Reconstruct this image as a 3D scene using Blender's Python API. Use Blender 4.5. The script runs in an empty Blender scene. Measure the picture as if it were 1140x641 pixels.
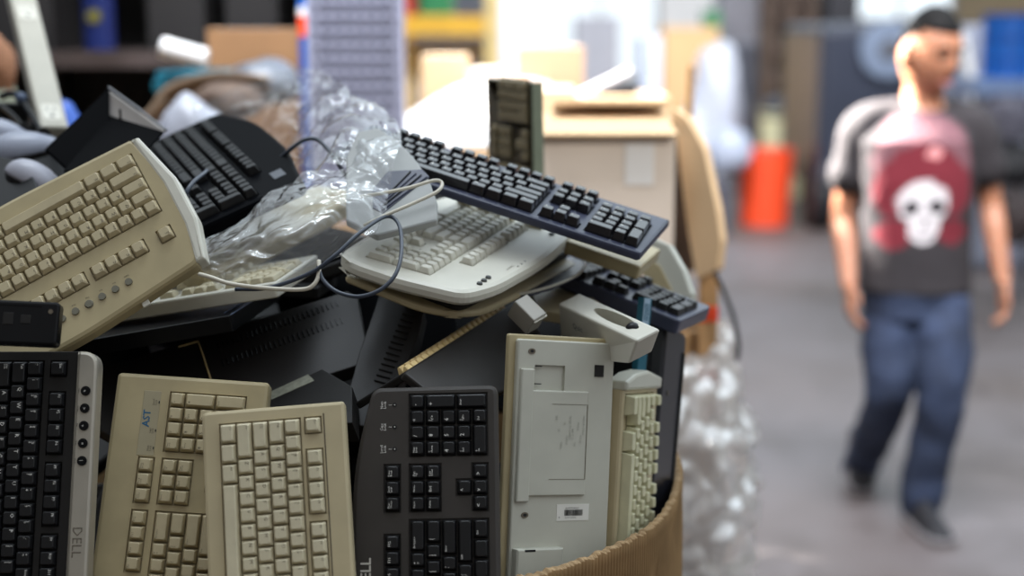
import bpy, bmesh, math, random
from mathutils import Vector, Matrix, noise
from mathutils.geometry import tessellate_polygon
S = bpy.context.scene
COL = S.collection
random.seed(7)
# ------------------------------------------------------------------ camera
FPX = 1583.0                       # focal length in pixels of the 1140 px wide frame (50 mm lens)
PITCH = math.radians(10.4)
CAM = Vector((0, 0, 1.69))
FW = Vector((0, math.cos(PITCH), -math.sin(PITCH)))
UP = Vector((0, math.sin(PITCH), math.cos(PITCH)))
RT = Vector((1, 0, 0))
cd = bpy.data.cameras.new('camera'); cam = bpy.data.objects.new('camera', cd); COL.objects.link(cam)
cd.sensor_width = 36; cd.lens = 36 * FPX / 1140; cd.clip_start = 0.05; cd.clip_end = 300
cam.location = CAM; cam.rotation_euler = (math.pi / 2 - PITCH, 0, 0)
cd.dof.use_dof = True; cd.dof.focus_distance = 1.78; cd.dof.aperture_fstop = 1.7
S.camera = cam
# ------------------------------------------------------------------ view, world, lights
S.view_settings.view_transform = 'Standard'; S.view_settings.look = 'None'
S.view_settings.gamma = 1; S.view_settings.use_curve_mapping = False
S.view_settings.exposure = 0.0
W = bpy.data.worlds.new('world'); S.world = W; W.use_nodes = True
nt = W.node_tree; nt.nodes.clear()
wo = nt.nodes.new('ShaderNodeOutputWorld'); wb = nt.nodes.new('ShaderNodeBackground')
tc = nt.nodes.new('ShaderNodeTexCoord'); vm = nt.nodes.new('ShaderNodeVectorMath'); vm.operation = 'DOT_PRODUCT'
g = Vector((0.34, 0.55, 0.76)).normalized(); vm.inputs[1].default_value = g
cr = nt.nodes.new('ShaderNodeValToRGB')
mr = nt.nodes.new('ShaderNodeMapRange'); mr.inputs[1].default_value = -1; mr.inputs[2].default_value = 1
nt.links.new(tc.outputs['Generated'], vm.inputs[0]); nt.links.new(vm.outputs['Value'], mr.inputs[0])
nt.links.new(mr.outputs[0], cr.inputs[0])
e = cr.color_ramp.elements
e[0].position = 0.0; e[0].color = (0.03, 0.027, 0.022, 1)
e[1].position = 1.0; e[1].color = (0.80, 0.92, 1.0, 1)
q = e.new(0.34); q.color = (0.058, 0.052, 0.043, 1)
q = e.new(0.66); q.color = (0.30, 0.31, 0.325, 1)
nt.links.new(cr.outputs[0], wb.inputs[0]); wb.inputs[1].default_value = 2.3
nt.links.new(wb.outputs[0], wo.inputs[0])
def light(name, kind, loc, target, energy, color, **kw):
    l = bpy.data.lights.new(name, kind); o = bpy.data.objects.new(name, l); COL.objects.link(o)
    o.location = loc; o.rotation_euler = (Vector(target) - Vector(loc)).to_track_quat('-Z', 'Y').to_euler()
    l.energy = energy; l.color = color
    for k, v in kw.items(): setattr(l, k, v)
    return o
# low sun falling through a skylight on the cartons behind the heap
light('sunbeam', 'SPOT', (-3.6, 11.4, 9.2), (0.08, 4.82, 1.42), 42000, (1.0, 0.93, 0.82), spot_size=math.radians(6.4), spot_blend=0.3, shadow_soft_size=0.06)
light('sunbeam', 'SPOT', (-5.0, 8.3, 7.2), (1.02, 4.84, 1.52), 120000, (1.0, 0.95, 0.88), spot_size=math.radians(4.0), spot_blend=0.4, shadow_soft_size=0.06)
# added overhead fills for the background; skylight over the heap comes last
light('aisle_fill', 'AREA', (0.7, 2.7, 4.3), (0.5, 6.2, 0.6), 175, (0.95, 0.96, 1.0), shape='RECTANGLE', size=4.0, size_y=0.8, spread=math.radians(95))  # added unseen area light that brightens the fronts of the background
light('far_fill', 'AREA', (1.0, 8.5, 4.6), (1.0, 14.5, 0.5), 330, (0.95, 0.97, 1.0), shape='RECTANGLE', size=7.0, size_y=1.2, spread=math.radians(110))  # another added fill, only for the far end of the hall
light('carton_fill', 'SPOT', (2.5, 0.7, 3.2), (0.22, 3.05, 1.30), 330, (1.0, 0.93, 0.84), spot_size=math.radians(15), spot_blend=0.8, shadow_soft_size=0.25)  # added spot without a real lamp, brightens the greyish carton
light('skylight', 'AREA', (-0.5, 2.7, 4.5), (-0.2, 2.1, 1.3), 36, (0.86, 0.93, 1.0), shape='RECTANGLE', size=1.6, size_y=0.7)

# ------------------------------------------------------------------ helpers
def P(px, py, d):
    "point d metres along the lens axis on the sight line of a photo pixel"
    return CAM + FW * d + RT * ((px - 570) / FPX * d) - UP * ((py - 320.5) / FPX * d)
def proj(p):
    r = p - CAM; d = r.dot(FW)
    return (570 + FPX * r.dot(RT) / d, 320.5 - FPX * r.dot(UP) / d, d)
def lin(c): return tuple((x / 255 / 12.92) if x / 255 <= 0.04045 else ((x / 255 + 0.055) / 1.055) ** 2.4 for x in c)
MATS = {}
def mat(name, rgb, rough=0.5, var=0.12, scale=30, bump=0.02, metal=0, rgb2=None, spec=0.5, bscale=None, trans=0, alpha=None):
    if name in MATS: return MATS[name]
    m = bpy.data.materials.new(name); MATS[name] = m; m.use_nodes = True
    N = m.node_tree.nodes; L = m.node_tree.links; b = N['Principled BSDF']
    c = lin(rgb); c2 = lin(rgb2) if rgb2 else tuple(x * (1 - var) for x in c)
    t = N.new('ShaderNodeTexCoord'); n = N.new('ShaderNodeTexNoise'); n.inputs['Scale'].default_value = scale; n.inputs['Detail'].default_value = 5
    r = N.new('ShaderNodeValToRGB'); r.color_ramp.elements[0].position = 0.35; r.color_ramp.elements[1].position = 0.65
    r.color_ramp.elements[0].color = (*c2, 1); r.color_ramp.elements[1].color = (*c, 1)
    L.new(t.outputs['Object'], n.inputs['Vector']); L.new(n.outputs['Fac'], r.inputs[0]); L.new(r.outputs[0], b.inputs['Base Color'])
    b.inputs['Roughness'].default_value = rough; b.inputs['Metallic'].default_value = metal
    b.inputs['Specular IOR Level'].default_value = spec; b.inputs['Transmission Weight'].default_value = trans
    if bump:
        n2 = N.new('ShaderNodeTexNoise'); n2.inputs['Scale'].default_value = bscale or scale * 12
        bp = N.new('ShaderNodeBump'); bp.inputs['Strength'].default_value = bump * 10; bp.inputs['Distance'].default_value = 0.0004
        L.new(t.outputs['Object'], n2.inputs['Vector']); L.new(n2.outputs['Fac'], bp.inputs['Height']); L.new(bp.outputs[0], b.inputs['Normal'])
    return m
def emit(name, rgb, s=1):
    m = bpy.data.materials.new(name); m.use_nodes = True; b = m.node_tree.nodes['Principled BSDF']
    b.inputs['Emission Color'].default_value = (*lin(rgb), 1); b.inputs['Emission Strength'].default_value = s; return m
def link(name, me, m=None, parent=None, mw=None):
    o = bpy.data.objects.new(name, me); COL.objects.link(o)
    if m:
        for x in (m if isinstance(m, (list, tuple)) else [m]): me.materials.append(x)
    if parent: o.parent = parent
    if mw is not None: o.matrix_local = mw
    return o
def obj(name, bm, m, parent=None, mw=None, smooth=False):
    me = bpy.data.meshes.new(name); bmesh.ops.recalc_face_normals(bm, faces=bm.faces); bm.to_mesh(me); bm.free()
    if smooth:
        for p in me.polygons: p.use_smooth = True
    return link(name, me, m, parent, mw)
def tag(o, label, cat, group=None, kind=None):
    o['label'] = label; o['category'] = cat
    if group: o['group'] = group
    if kind: o['kind'] = kind
    return o
def struct(o): o['kind'] = 'structure'; return o
def empty(name, mw, label=None, cat=None, group=None):
    o = bpy.data.objects.new(name, None); COL.objects.link(o); o.empty_display_size = 0.05
    o.matrix_world = mw if isinstance(mw, Matrix) else Matrix.Translation(mw)
    if label: tag(o, label, cat, group)
    return o
def bx(bm, c, s, bev=0, rot=None, seg=2):
    r = bmesh.ops.create_cube(bm, size=1); vs = r['verts']
    for v in vs: v.co = Vector((v.co.x * s[0], v.co.y * s[1], v.co.z * s[2]))
    if bev:
        es = list({e for v in vs for e in v.link_edges})
        rr = bmesh.ops.bevel(bm, geom=es, offset=bev, segments=seg, affect='EDGES', profile=0.5); vs = list({v for f in rr['faces'] for v in f.verts} | {v for v in vs if v.is_valid})
    M = Matrix.Translation(c) @ (rot.to_4x4() if rot else Matrix())
    bmesh.ops.transform(bm, matrix=M, verts=vs); return vs
def cyl(bm, a, b, r, seg=16, r2=None, caps=True):
    a = Vector(a); b = Vector(b); d = b - a
    M = Matrix.Translation((a + b) / 2) @ d.to_track_quat('Z', 'Y').to_matrix().to_4x4()
    return bmesh.ops.create_cone(bm, cap_ends=caps, segments=seg, radius1=r, radius2=r if r2 is None else r2, depth=d.length, matrix=M)['verts']
def catmull(pts, n=10):
    pts = [Vector(p) for p in pts]; out = []
    q = [pts[0] * 2 - pts[1]] + pts + [pts[-1] * 2 - pts[-2]]
    for i in range(1, len(q) - 2):
        for k in range(n):
            t = k / n; a, b, c, d = q[i - 1], q[i], q[i + 1], q[i + 2]
            out.append(0.5 * ((2 * b) + (c - a) * t + (2 * a - 5 * b + 4 * c - d) * t * t + (3 * b - a - 3 * c + d) * t ** 3))
    out.append(pts[-1]); return out
def tube(bm, pts, rad, seg=10, cap=True):
    rads = rad if isinstance(rad, (list, tuple)) else [rad] * len(pts)
    rings = []; n0 = None
    for i, p in enumerate(pts):
        t = (pts[min(i + 1, len(pts) - 1)] - pts[max(i - 1, 0)]).normalized()
        n0 = t.orthogonal().normalized() if n0 is None else (n0 - t * n0.dot(t)).normalized()
        b = t.cross(n0); r = rads[i]
        rx, ry = r if isinstance(r, (list, tuple)) else (r, r)
        rings.append([bm.verts.new(p + n0 * math.cos(2 * math.pi * k / seg) * rx + b * math.sin(2 * math.pi * k / seg) * ry) for k in range(seg)])
    for a, b in zip(rings, rings[1:]):
        for k in range(seg): bm.faces.new((a[k], a[(k + 1) % seg], b[(k + 1) % seg], b[k]))
    if cap: bm.faces.new(rings[0][::-1]); bm.faces.new(rings[-1])
def cable(name, pts, r, m, label, cat='cable', n=12):
    bm = bmesh.new(); tube(bm, catmull(pts, n), r, 10)
    o = obj(name, bm, m, smooth=True); return tag(o, label, cat)
def basis(x, y, z, o):
    M = Matrix((x, y, z)).transposed().to_4x4(); M.translation = o; return M
AX = {'u': Vector((1, 0, 0)), '-u': Vector((-1, 0, 0)), 'v': Vector((0, 1, 0)), '-v': Vector((0, -1, 0))}
def pose(oloc, O, aa, A, ab, B, say=None):
    "frame of a flat thing: its local point oloc at O, local axis aa towards A, local axis ab roughly towards B (z faces the viewer side)"
    o, a, b = P(*O), P(*A), P(*B)
    da = (a - o); db = (b - o)
    ang = math.degrees(da.angle(db))
    x = da.normalized(); y = (db - x * db.dot(x)).normalized()
    u = x if aa[-1] == 'u' else y; v = y if aa[-1] == 'u' else x
    su = -1 if (aa if aa[-1] == 'u' else ab)[0] == '-' else 1
    sv = -1 if (aa if aa[-1] == 'v' else ab)[0] == '-' else 1
    u = u * su; v = v * sv
    M = basis(u, v, u.cross(v), Vector())
    M.translation = o - (M.to_3x3() @ Vector((oloc[0], oloc[1], 0))); return M
def roundpoly(pts, rads, seg=5):
    out = []; n = len(pts)
    for i in range(n):
        p = Vector(pts[i]).to_2d(); a = Vector(pts[i - 1]).to_2d(); b = Vector(pts[(i + 1) % n]).to_2d()
        r = rads[i] if isinstance(rads, (list, tuple)) else rads
        if r <= 0: out.append(p); continue
        da = (a - p).normalized(); db = (b - p).normalized(); A = p + da * r; B = p + db * r
        for k in range(seg + 1):
            t = k / seg; out.append(A * (1 - t) ** 2 + p * 2 * t * (1 - t) + B * t * t)
    return out
def inset(poly, d):
    n = len(poly); out = []
    for i in range(n):
        p = poly[i]; a = (p - poly[i - 1]); b = (poly[(i + 1) % n] - p)
        if a.length < 1e-9: a = b
        if b.length < 1e-9: b = a
        a = a.normalized(); b = b.normalized(); na = Vector((-a.y, a.x)); nb = Vector((-b.y, b.x)); k = (na + nb)
        k = k.normalized() if k.length > 1e-6 else na
        out.append(p + k * d / max(0.4, k.dot(na)))
    return out
def plate(bm, poly, z0, z1, bev=0.002, holes=(), hd=0.005, zf=None):
    "slab with outline poly (anticlockwise), rounded top edge and sunk rectangular wells"
    poly = [Vector(p).to_2d() for p in poly]
    rings = []
    rings.append([bm.verts.new((p.x, p.y, z0)) for p in inset(poly, bev * .6)])
    rings.append([bm.verts.new((p.x, p.y, z0 + bev * .6)) for p in poly])
    rings.append([bm.verts.new((p.x, p.y, z1 - bev)) for p in poly])
    rings.append([bm.verts.new((p.x, p.y, z1 - bev * .3)) for p in inset(poly, bev * .3)])
    ip = inset(poly, bev); top = [bm.verts.new((p.x, p.y, z1)) for p in ip]; rings.append(top)
    for a, b in zip(rings, rings[1:]):
        for k in range(len(a)): bm.faces.new((a[k], a[(k + 1) % len(a)], b[(k + 1) % len(a)], b[k]))
    bm.faces.new(rings[0][::-1])
    loops = [[v.co for v in top]]; allv = list(top)
    for h in holes:
        hv = [bm.verts.new((x, y, z1)) for x, y in h]; loops.append([v.co for v in hv]); allv += hv
        lo = [bm.verts.new((x, y, z1 - hd)) for x, y in h]
        for k in range(len(hv)): bm.faces.new((hv[k], hv[(k + 1) % len(hv)], lo[(k + 1) % len(hv)], lo[k]))
        bm.faces.new(lo)
    for t in tessellate_polygon(loops):
        try: bm.faces.new([allv[i] for i in t])
        except ValueError: pass
def rect(x0, y0, x1, y1): return [(x0, y0), (x1, y0), (x1, y1), (x0, y1)]
# text as mesh, cached
TXT = {}
def text_geo(s, size, align='LEFT', bold=0):
    k = (s, size, align, bold)
    if k not in TXT:
        c = bpy.data.curves.new('t', 'FONT'); c.body = s; c.size = size; c.resolution_u = 1; c.align_x = align; c.space_line = 0.85; c.offset = bold * size
        o = bpy.data.objects.new('t', c); COL.objects.link(o); bpy.context.view_layer.update()
        me = bpy.data.meshes.new_from_object(o.evaluated_get(bpy.context.evaluated_depsgraph_get()))
        TXT[k] = ([v.co.copy() for v in me.vertices], [list(p.vertices) for p in me.polygons])
        bpy.data.objects.remove(o); bpy.data.meshes.remove(me); bpy.data.curves.remove(c)
    return TXT[k]
def add_text(bm, s, size, x, y, z, align='LEFT', mi=0, M=None, bold=0):
    vs, fs = text_geo(s, size, align, bold)
    nv = [bm.verts.new((M @ Vector((v.x + x, v.y + y, z))) if M else (v.x + x, v.y + y, z)) for v in vs]
    for f in fs:
        try: bm.faces.new([nv[i] for i in f]).material_index = mi
        except ValueError: pass
def text_obj(name, s, size, x, y, z, m, parent, align='LEFT', rot=0, bold=0):
    bm = bmesh.new(); add_text(bm, s, size, 0, 0, 0, align, 0, None, bold)
    me = bpy.data.meshes.new(name); bm.to_mesh(me); bm.free()
    return link(name, me, m, parent, Matrix.Translation((x, y, z)) @ Matrix.Rotation(rot, 4, 'Z'))
# ------------------------------------------------------------------ keyboards
U = 0.019
def layout(fgap=0.5, pad=True, nav=True, old=False, gap=0.5):
    K = []
    def row(y, items, x=0, r=0):
        for it in items:
            w, t = it if isinstance(it, tuple) else (1, it)
            if t is not None: K.append([x + w / 2, y + .5, w, 1, t, r])
            x += w
    row(5 + fgap, ['Esc', (1, None), 'F1', 'F2', 'F3', 'F4', (.5, None), 'F5', 'F6', 'F7', 'F8', (.5, None), 'F9', 'F10', 'F11', 'F12'], 0, 5)
    row(4, ['~\n`', '!\n1', '@\n2', '#\n3', '$\n4', '%\n5', '^\n6', '&\n7', '*\n8', '(\n9', ')\n0', '_\n-', '+\n=', (2, 'Backspace')], 0, 4)
    row(3, [(1.5, 'Tab')] + list('QWERTYUIOP') + ['{\n[', '}\n]', (1.5, '|\n\\')], 0, 3)
    row(2, [(1.75, 'Caps\nLock')] + list('ASDFGHJKL') + [':\n;', '"\n\'', (2.25, 'Enter')], 0, 2)
    row(1, [(2.25, 'Shift')] + list('ZXCVBNM') + ['<\n,', '>\n.', '?\n/', (2.75, 'Shift')], 0, 1)
    if old: row(0, [(1.5, 'Ctrl'), (1, None), (1.5, 'Alt'), (7, ''), (1.5, 'Alt'), (1, None), (1.5, 'Ctrl')], 0, 0)
    else: row(0, [(1.25, 'Ctrl'), (1.25, ''), (1.25, 'Alt'), (6.25, ''), (1.25, 'Alt'), (1.25, ''), (1.25, ''), (1.25, 'Ctrl')], 0, 0)
    wells = [[0, 0, 15, 5], [0, 5 + fgap, 1, 6 + fgap], [2, 5 + fgap, 6, 6 + fgap], [6.5, 5 + fgap, 10.5, 6 + fgap], [11, 5 + fgap, 15, 6 + fgap]]
    x = 15 + gap
    if nav:
        row(5 + fgap, ['Print\nScreen', 'Scroll\nLock', 'Pause\nBreak'], x, 5); row(4, ['Insert', 'Home', 'Page\nUp'], x, 4); row(3, ['Delete', 'End', 'Page\nDown'], x, 3)
        row(1, ['^'], x + 1, 1); row(0, ['<', 'v', '>'], x, 0)
        wells += [[x, 5 + fgap, x + 3, 6 + fgap], [x, 3, x + 3, 5], [x, 0, x + 3, 1], [x + 1, 1.0, x + 2, 2]]
        x += 3 + gap
    if pad:
        row(4, ['Num\nLock', '/', '*', '-'], x, 4); row(3, ['7\nHome', '8', '9\nPgUp'], x, 3); row(2, ['4', '5', '6'], x, 2); row(1, ['1\nEnd', '2', '3\nPgDn'], x, 1)
        row(0, [(2, '0\nIns'), '.\nDel'], x, 0)
        K.append([x + 3.5, 3, 1, 2, '+', 3]); K.append([x + 3.5, 1, 1, 2, 'Enter', 1])
        wells += [[x, 0, x + 4, 5]]; x += 4
    return K, wells, x
CAPS = {}
def cap_mesh(w, h, ht, txt, mats, style, size):
    k = (round(w, 4), round(h, 4), round(ht, 4), txt, mats[0].name, style)
    if k in CAPS: return CAPS[k]
    bm = bmesh.new(); W_, H_ = w * U / 2 - .0006, h * U / 2 - .0006
    sx, sf, sb = {'tall': (.0020, .0018, .0030), 'low': (.0015, .0012, .0020)}[style]
    def ring(x0, x1, y0, y1, z, c):
        return [bm.verts.new(p) for p in ((x0 + c, y0, z), (x1 - c, y0, z), (x1, y0 + c, z), (x1, y1 - c, z), (x1 - c, y1, z), (x0 + c, y1, z), (x0, y1 - c, z), (x0, y0 + c, z))]
    R = [ring(-W_, W_, -H_, H_, -.003, .0008), ring(-W_ + sx * .15, W_ - sx * .15, -H_ + sf * .15, H_ - sb * .15, ht * .15, .001),
         ring(-W_ + sx, W_ - sx, -H_ + sf, H_ - sb, ht - .0007, .0016), ring(-W_ + sx + .0008, W_ - sx - .0008, -H_ + sf + .0008, H_ - sb - .0008, ht, .0016)]
    for a, b in zip(R, R[1:]):
        for i in range(8): bm.faces.new((a[i], a[(i + 1) % 8], b[(i + 1) % 8], b[i]))
    bm.faces.new(R[-1])
    if txt:
        s = size * 1.15 if len(txt) == 1 else size * (.74 if '\n' in txt and len(txt) < 4 else .74 if len(txt) < 4 else .52)
        ln = txt.count('\n')
        add_text(bm, txt, s, -W_ + sx + .0016, H_ - sb - .0010 - s * .75, ht + .00012, mi=1)
    me = bpy.data.meshes.new('key'); bm.to_mesh(me); bm.free()
    for m in mats: me.materials.append(m)
    CAPS[k] = me; return me
NK = 0
def keyboard(M, label, case, keym, legm, L, Wd, T, lay, gx, gy, style='tall', ht=.0075, size=.0058, outline=None, crad=.006, bev=.003, welld=.004,
             name='keyboard', cat='keyboard', margin=30, scale=1.0, skip=None, group='discarded computer keyboards in the heap', wellm=None, altkeys=None, sx=1.0, prof=True, wells=True):
    global NK
    root = empty(name, M, label, cat, group)
    K, Wl, _ = lay
    bm = bmesh.new()
    poly = outline or roundpoly(rect(0, 0, L, Wd), crad)
    holes = [rect(gx + (a - .06) * U * sx, gy + (b - .06) * U, gx + (c + .06) * U * sx, gy + (d + .06) * U) for a, b, c, d in Wl] if wells else []
    if holes:   # merge the arrow wells so that no holes overlap
        hs = []
        for i, w in enumerate(Wl):
            a, b, c, d = w
            if d == 2 and c - a == 1 and b == 1.0: continue
            if b == 0 and d == 1 and c - a == 3 and any(x[3] == 2 and x[1] == 1.0 for x in Wl):
                e_ = .06; X = lambda t: gx + t * U * sx; Y = lambda t: gy + t * U
                hs.append([(X(a - e_), Y(b - e_)), (X(c + e_), Y(b - e_)), (X(c + e_), Y(d + e_)), (X(a + 2 + e_), Y(d + e_)), (X(a + 2 + e_), Y(2 + e_)), (X(a + 1 - e_), Y(2 + e_)), (X(a + 1 - e_), Y(d + e_)), (X(a - e_), Y(d + e_))])
            else: hs.append(holes[i])
        holes = hs
    plate(bm, poly, -T, 0, bev, holes, welld)
    obj('case', bm, case, root)
    n = 0
    for x, y, w, h, t, r in K:
        if skip and skip(x, y, w, h): continue
        loc = Vector((gx + x * U * sx, gy + y * U, 0))
        a, b, d = proj(M @ loc)
        if a < -margin or a > 1140 + margin or b > 641 + margin or n >= 100: continue
        km = keym
        if altkeys and altkeys(x, y, w, h): km = altkeys(x, y, w, h)
        me = cap_mesh(w * sx, h, ht + (.0006 * abs(r - 2) if prof else 0), t, (km, legm), style, size)
        link('key', me, None, root, Matrix.Translation(loc)); n += 1
    NK += n
    return root
# ------------------------------------------------------------------ materials of the heap
BEIGE = mat('aged_beige_plastic', (190, 176, 142), .42, .10, 18, .012)
BEIGE_K = mat('beige_key_plastic', (204, 194, 165), .45, .10, 60, .01)
TAN = mat('yellowed_plastic', (176, 161, 124), .45, .12, 20, .012)
TAN_K = mat('tan_key_plastic', (186, 172, 138), .45, .1, 60, .01)
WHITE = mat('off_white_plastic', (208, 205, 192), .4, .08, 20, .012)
WHITE_K = mat('white_key_plastic', (216, 213, 200), .45, .08, 60, .01)
LGREY = mat('light_grey_plastic', (194, 193, 180), .42, .08, 16, .012)
BLACK = mat('black_plastic', (30, 28, 27), .5, .2, 25, .03, spec=.3)
BLACK_K = mat('black_key_plastic', (22, 22, 24), .4, .15, 70, .02, spec=.35)
DELLB = mat('charcoal_plastic', (54, 49, 45), .45, .12, 30, .05, bscale=1500)
NAVY = mat('blue_black_plastic', (60, 64, 84), .38, .15, 25, .02, spec=.4)
NAVY_K = mat('dark_key_plastic', (34, 32, 36), .2, .15, 60, .01, spec=.7)
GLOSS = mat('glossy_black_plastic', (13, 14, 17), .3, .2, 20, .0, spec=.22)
SILVER = mat('silver_paint', (178, 172, 160), .35, .06, 40, .006, metal=.5)
LEG_W = mat('white_print', (236, 234, 228), .6, .05, 50, 0)
LEG_D = mat('grey_print', (66, 58, 46), .6, .05, 50, 0)
LEG_F = mat('faded_print', (92, 82, 64), .6, .05, 50, 0)
DARK = mat('dark_recess', (14, 13, 13), .7, .1, 30, 0)
CARD = mat('brown_cardboard', (160, 128, 88), .85, .22, 14, .03, bscale=500)
CARD_IN = mat('torn_cardboard_edge', (176, 146, 108), .9, .25, 120, .05)
OLIVE = mat('olive_brown_plastic', (84, 77, 56), .45, .12, 30, .01)
OLIVE_LIT = mat('lit_olive_side', (148, 158, 136), .45, .08, 30, .01)
BRASS_LIT = mat('brass_and_lit_keys', (236, 206, 146), .4, .15, 80, .01)
TEAL = mat('teal_card', (24, 92, 112), .5, .1, 20, .01)
PALEB = mat('pale_blue_label', (160, 186, 206), .5, .1, 60, 0)
CABLE_D = mat('dark_blue_grey_cable', (52, 60, 74), .4, .1, 60, 0)
CABLE_W = mat('white_cable', (206, 200, 184), .45, .08, 60, 0)
METAL = mat('dull_steel', (120, 112, 100), .35, .1, 60, 0, metal=.9)
STD = layout(); FULLOLD = layout(.5, old=True)

# ------------------------------------------------------------------ the big round carton
CX, CY, CR, RZ = -0.312, 2.08, 0.558, 1.036
def rim_z(a): return RZ + .010 * noise.noise(Vector((math.cos(a) * 2.3, math.sin(a) * 2.3, 5))) + .004 * noise.noise(Vector((math.cos(a) * 60, math.sin(a) * 60, 1)))
def flare(a, z): return .26 * max(0, (.95 - z) / .95) ** 1.15 * max(0, -math.sin(a)) ** 1.5
bm = bmesh.new(); NA = 2400; prev = None
zs = [0.0, .3, .6, .8, .88, .93, .96, .985, 1.0]
for i in range(NA + 1):
    a = 2 * math.pi * i / NA
    if i == NA: col = first
    else:
        rz = rim_z(a); fl = .0024 * math.sin(a * 600)
        bul = .01 * math.sin(8 * a) ; col = []
        for z in zs:
            zz = z * rz; crease = -.004 * math.exp(-((zz - (.90 + .10 * math.sin(a * 3 + 2.2))) / .006) ** 2)
            r = CR + .012 + bul * .5 + fl + crease + flare(a, zz) + .004 * noise.noise(Vector((math.cos(a) * 3, math.sin(a) * 3, zz * 3)))
            col.append(bm.verts.new((CX + math.cos(a) * r, CY + math.sin(a) * r, zz)))
        rr = CR + .007 + bul * .5 + .001 * noise.noise(Vector((math.cos(a) * 90, math.sin(a) * 90, 3))); col.append(bm.verts.new((CX + math.cos(a) * rr, CY + math.sin(a) * rr, rz + .0015 + .002 * noise.noise(Vector((math.cos(a) * 120, math.sin(a) * 120, 9))))))
        rr = CR + .002 + bul * .5; col.append(bm.verts.new((CX + math.cos(a) * rr, CY + math.sin(a) * rr, rz)))
        for z in (.90, .78, .60, .4, .2, .01): r5 = rr + flare(a, z); col.append(bm.verts.new((CX + math.cos(a) * r5, CY + math.sin(a) * r5, z)))
    if prev:
        for k in range(len(col) - 1):
            f = bm.faces.new((prev[k], col[k], col[k + 1], prev[k + 1])); f.smooth = k < 8
            f.material_index = 1 if k in (8, 9) else 0
    else: first = col
    prev = col
gay = obj('cardboard_bulk_box', bm, [CARD, CARD_IN])
tag(gay, 'big round brown corrugated cardboard bin overflowing with old keyboards', 'cardboard box')
bm = bmesh.new(); bmesh.ops.create_circle(bm, cap_ends=True, segments=48, radius=CR - .0, matrix=Matrix.Translation((CX, CY, .012)))
obj('box_bottom', bm, CARD, gay)

# ------------------------------------------------------------------ front row
# charcoal keyboard, right end up, company name on its left side
L6 = .457; W6 = .178
K6, Wl6, _ = layout(.6)
for k_ in K6:      # on this model the function keys sit closer together
    if k_[4] in ('F9', 'F10', 'F11', 'F12'): k_[0] -= .9
    if k_[4] in ('F5', 'F6', 'F7', 'F8'): k_[0] -= .45
Wl6[3] = [6.05, 5.6, 9.95, 6.6]; Wl6[4] = [10.1, 5.6, 14.1, 6.6]
M = pose((L6, 0), (554, 428, 1.745), '-u', (557, 632, 1.70), 'v', (411, 425, 1.75), 'charcoal')
out6 = roundpoly([(0, 0), (L6, 0), (L6 - .001, W6 - .024), (L6 - .10, W6), (.10, W6), (0, W6 - .022)], [.012, .012, .012, .05, .05, .012], 6)
r6 = keyboard(M, 'charcoal keyboard standing on end in front, number pad uppermost, black keys with white letters', DELLB, BLACK_K, LEG_W, L6, W6, .022, (K6, Wl6, 0), .010, .0135, 'tall', .0055, .0062, out6, bev=.005)
for k, (t, yy) in enumerate((('Scroll\nLock', 3), ('Caps\nLock', 2), ('Num\nLock', 1))):
    x = L6 - .010 - U * (3.5 - k * 1.42); y = .0135 + U * 5.95
    bm = bmesh.new(); cyl(bm, (0, 0, -.001), (0, 0, .0007), .0026, 20); i_ = obj('indicator_light', bm, DARK, r6, Matrix.Translation((x, y, 0)))
    bm = bmesh.new(); cyl(bm, (0, 0, 0), (0, 0, .0010), .0007, 10); obj('lens', bm, LEG_W, i_)
    text_obj('indicator_label', t, .0045, x, y + .0145, .0003, LEG_W, r6, 'CENTER')
    bm = bmesh.new(); bx(bm, (x, y + .0055, .0002), (.0004, .004, .0003)); obj('pointer_line', bm, LEG_W, r6)
text_obj('brand_lettering', 'D\u0190LL'.replace('\u0190', 'E'), .0175, L6 - .010 - U * 12.4, W6 - .0225, .0004, mat('silver_lettering', (200, 196, 188), .4, .05, 40, 0), r6, bold=.018)['label'] = 'silver company name lettering'

# pale compact keyboard, left end up
K5 = layout(.3, pad=False, nav=False, old=False)
lay5 = ([k for k in K5[0]], K5[1], 15)
M = pose((0, 0), (224, 459, 1.695), 'u', (231, 641, 1.655), 'v', (379, 452, 1.70), 'compact')
out5 = roundpoly(rect(0, 0, .33, .170), [.008, .006, .006, .004])
r5 = keyboard(M, 'pale beige compact keyboard standing on end in front, overlapping the one with blue letters', BEIGE, BEIGE_K, LEG_F, .33, .170, .028, lay5, .0165, .0215, 'tall', .0065, .0052, out5, bev=.004)
bm = bmesh.new()
plate(bm, roundpoly(rect(0, 0, .305, .0016), .0006), -.0005, .0006, .0004); obj('groove', bm, LEG_F, r5, Matrix.Translation((.0125, .0215 + U * 6.45, 0)))

# beige keyboard with name plate, right end up
L4 = .470; W4 = .192
K4 = layout(.55, old=True)
M = pose((L4, W4), (131, 414, 1.80), '-u', (100, 643, 1.735), '-v', (288, 437, 1.80), 'plate')
out4 = roundpoly(rect(0, 0, L4, W4), [.006, .006, .006, .006])
r4 = keyboard(M, 'beige keyboard on end with a small blue lettered plate, half behind the compact one', TAN, TAN_K, LEG_D, L4, W4, .03, K4, L4 - .021 - 23 * U * .985, .027, 'tall', .0085, .0052, out4, bev=.005, welld=.004, sx=.985)
bm = bmesh.new(); plate(bm, roundpoly(rect(0, 0, .082, .0215), .001), -.0005, .0006, .0004)
px4 = L4 - .021 - .082; py4 = .027 + U * 5.62
pl = obj('name_plate', bm, mat('grey_beige_plate', (160, 150, 122), .4, .05, 40, 0), r4, Matrix.Translation((px4, py4, 0)))
text_obj('plate_lettering', 'AST', .0125, .036, .0105, .0009, mat('blue_lettering', (24, 92, 128), .5, .05, 40, 0), pl, bold=.02)
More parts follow.
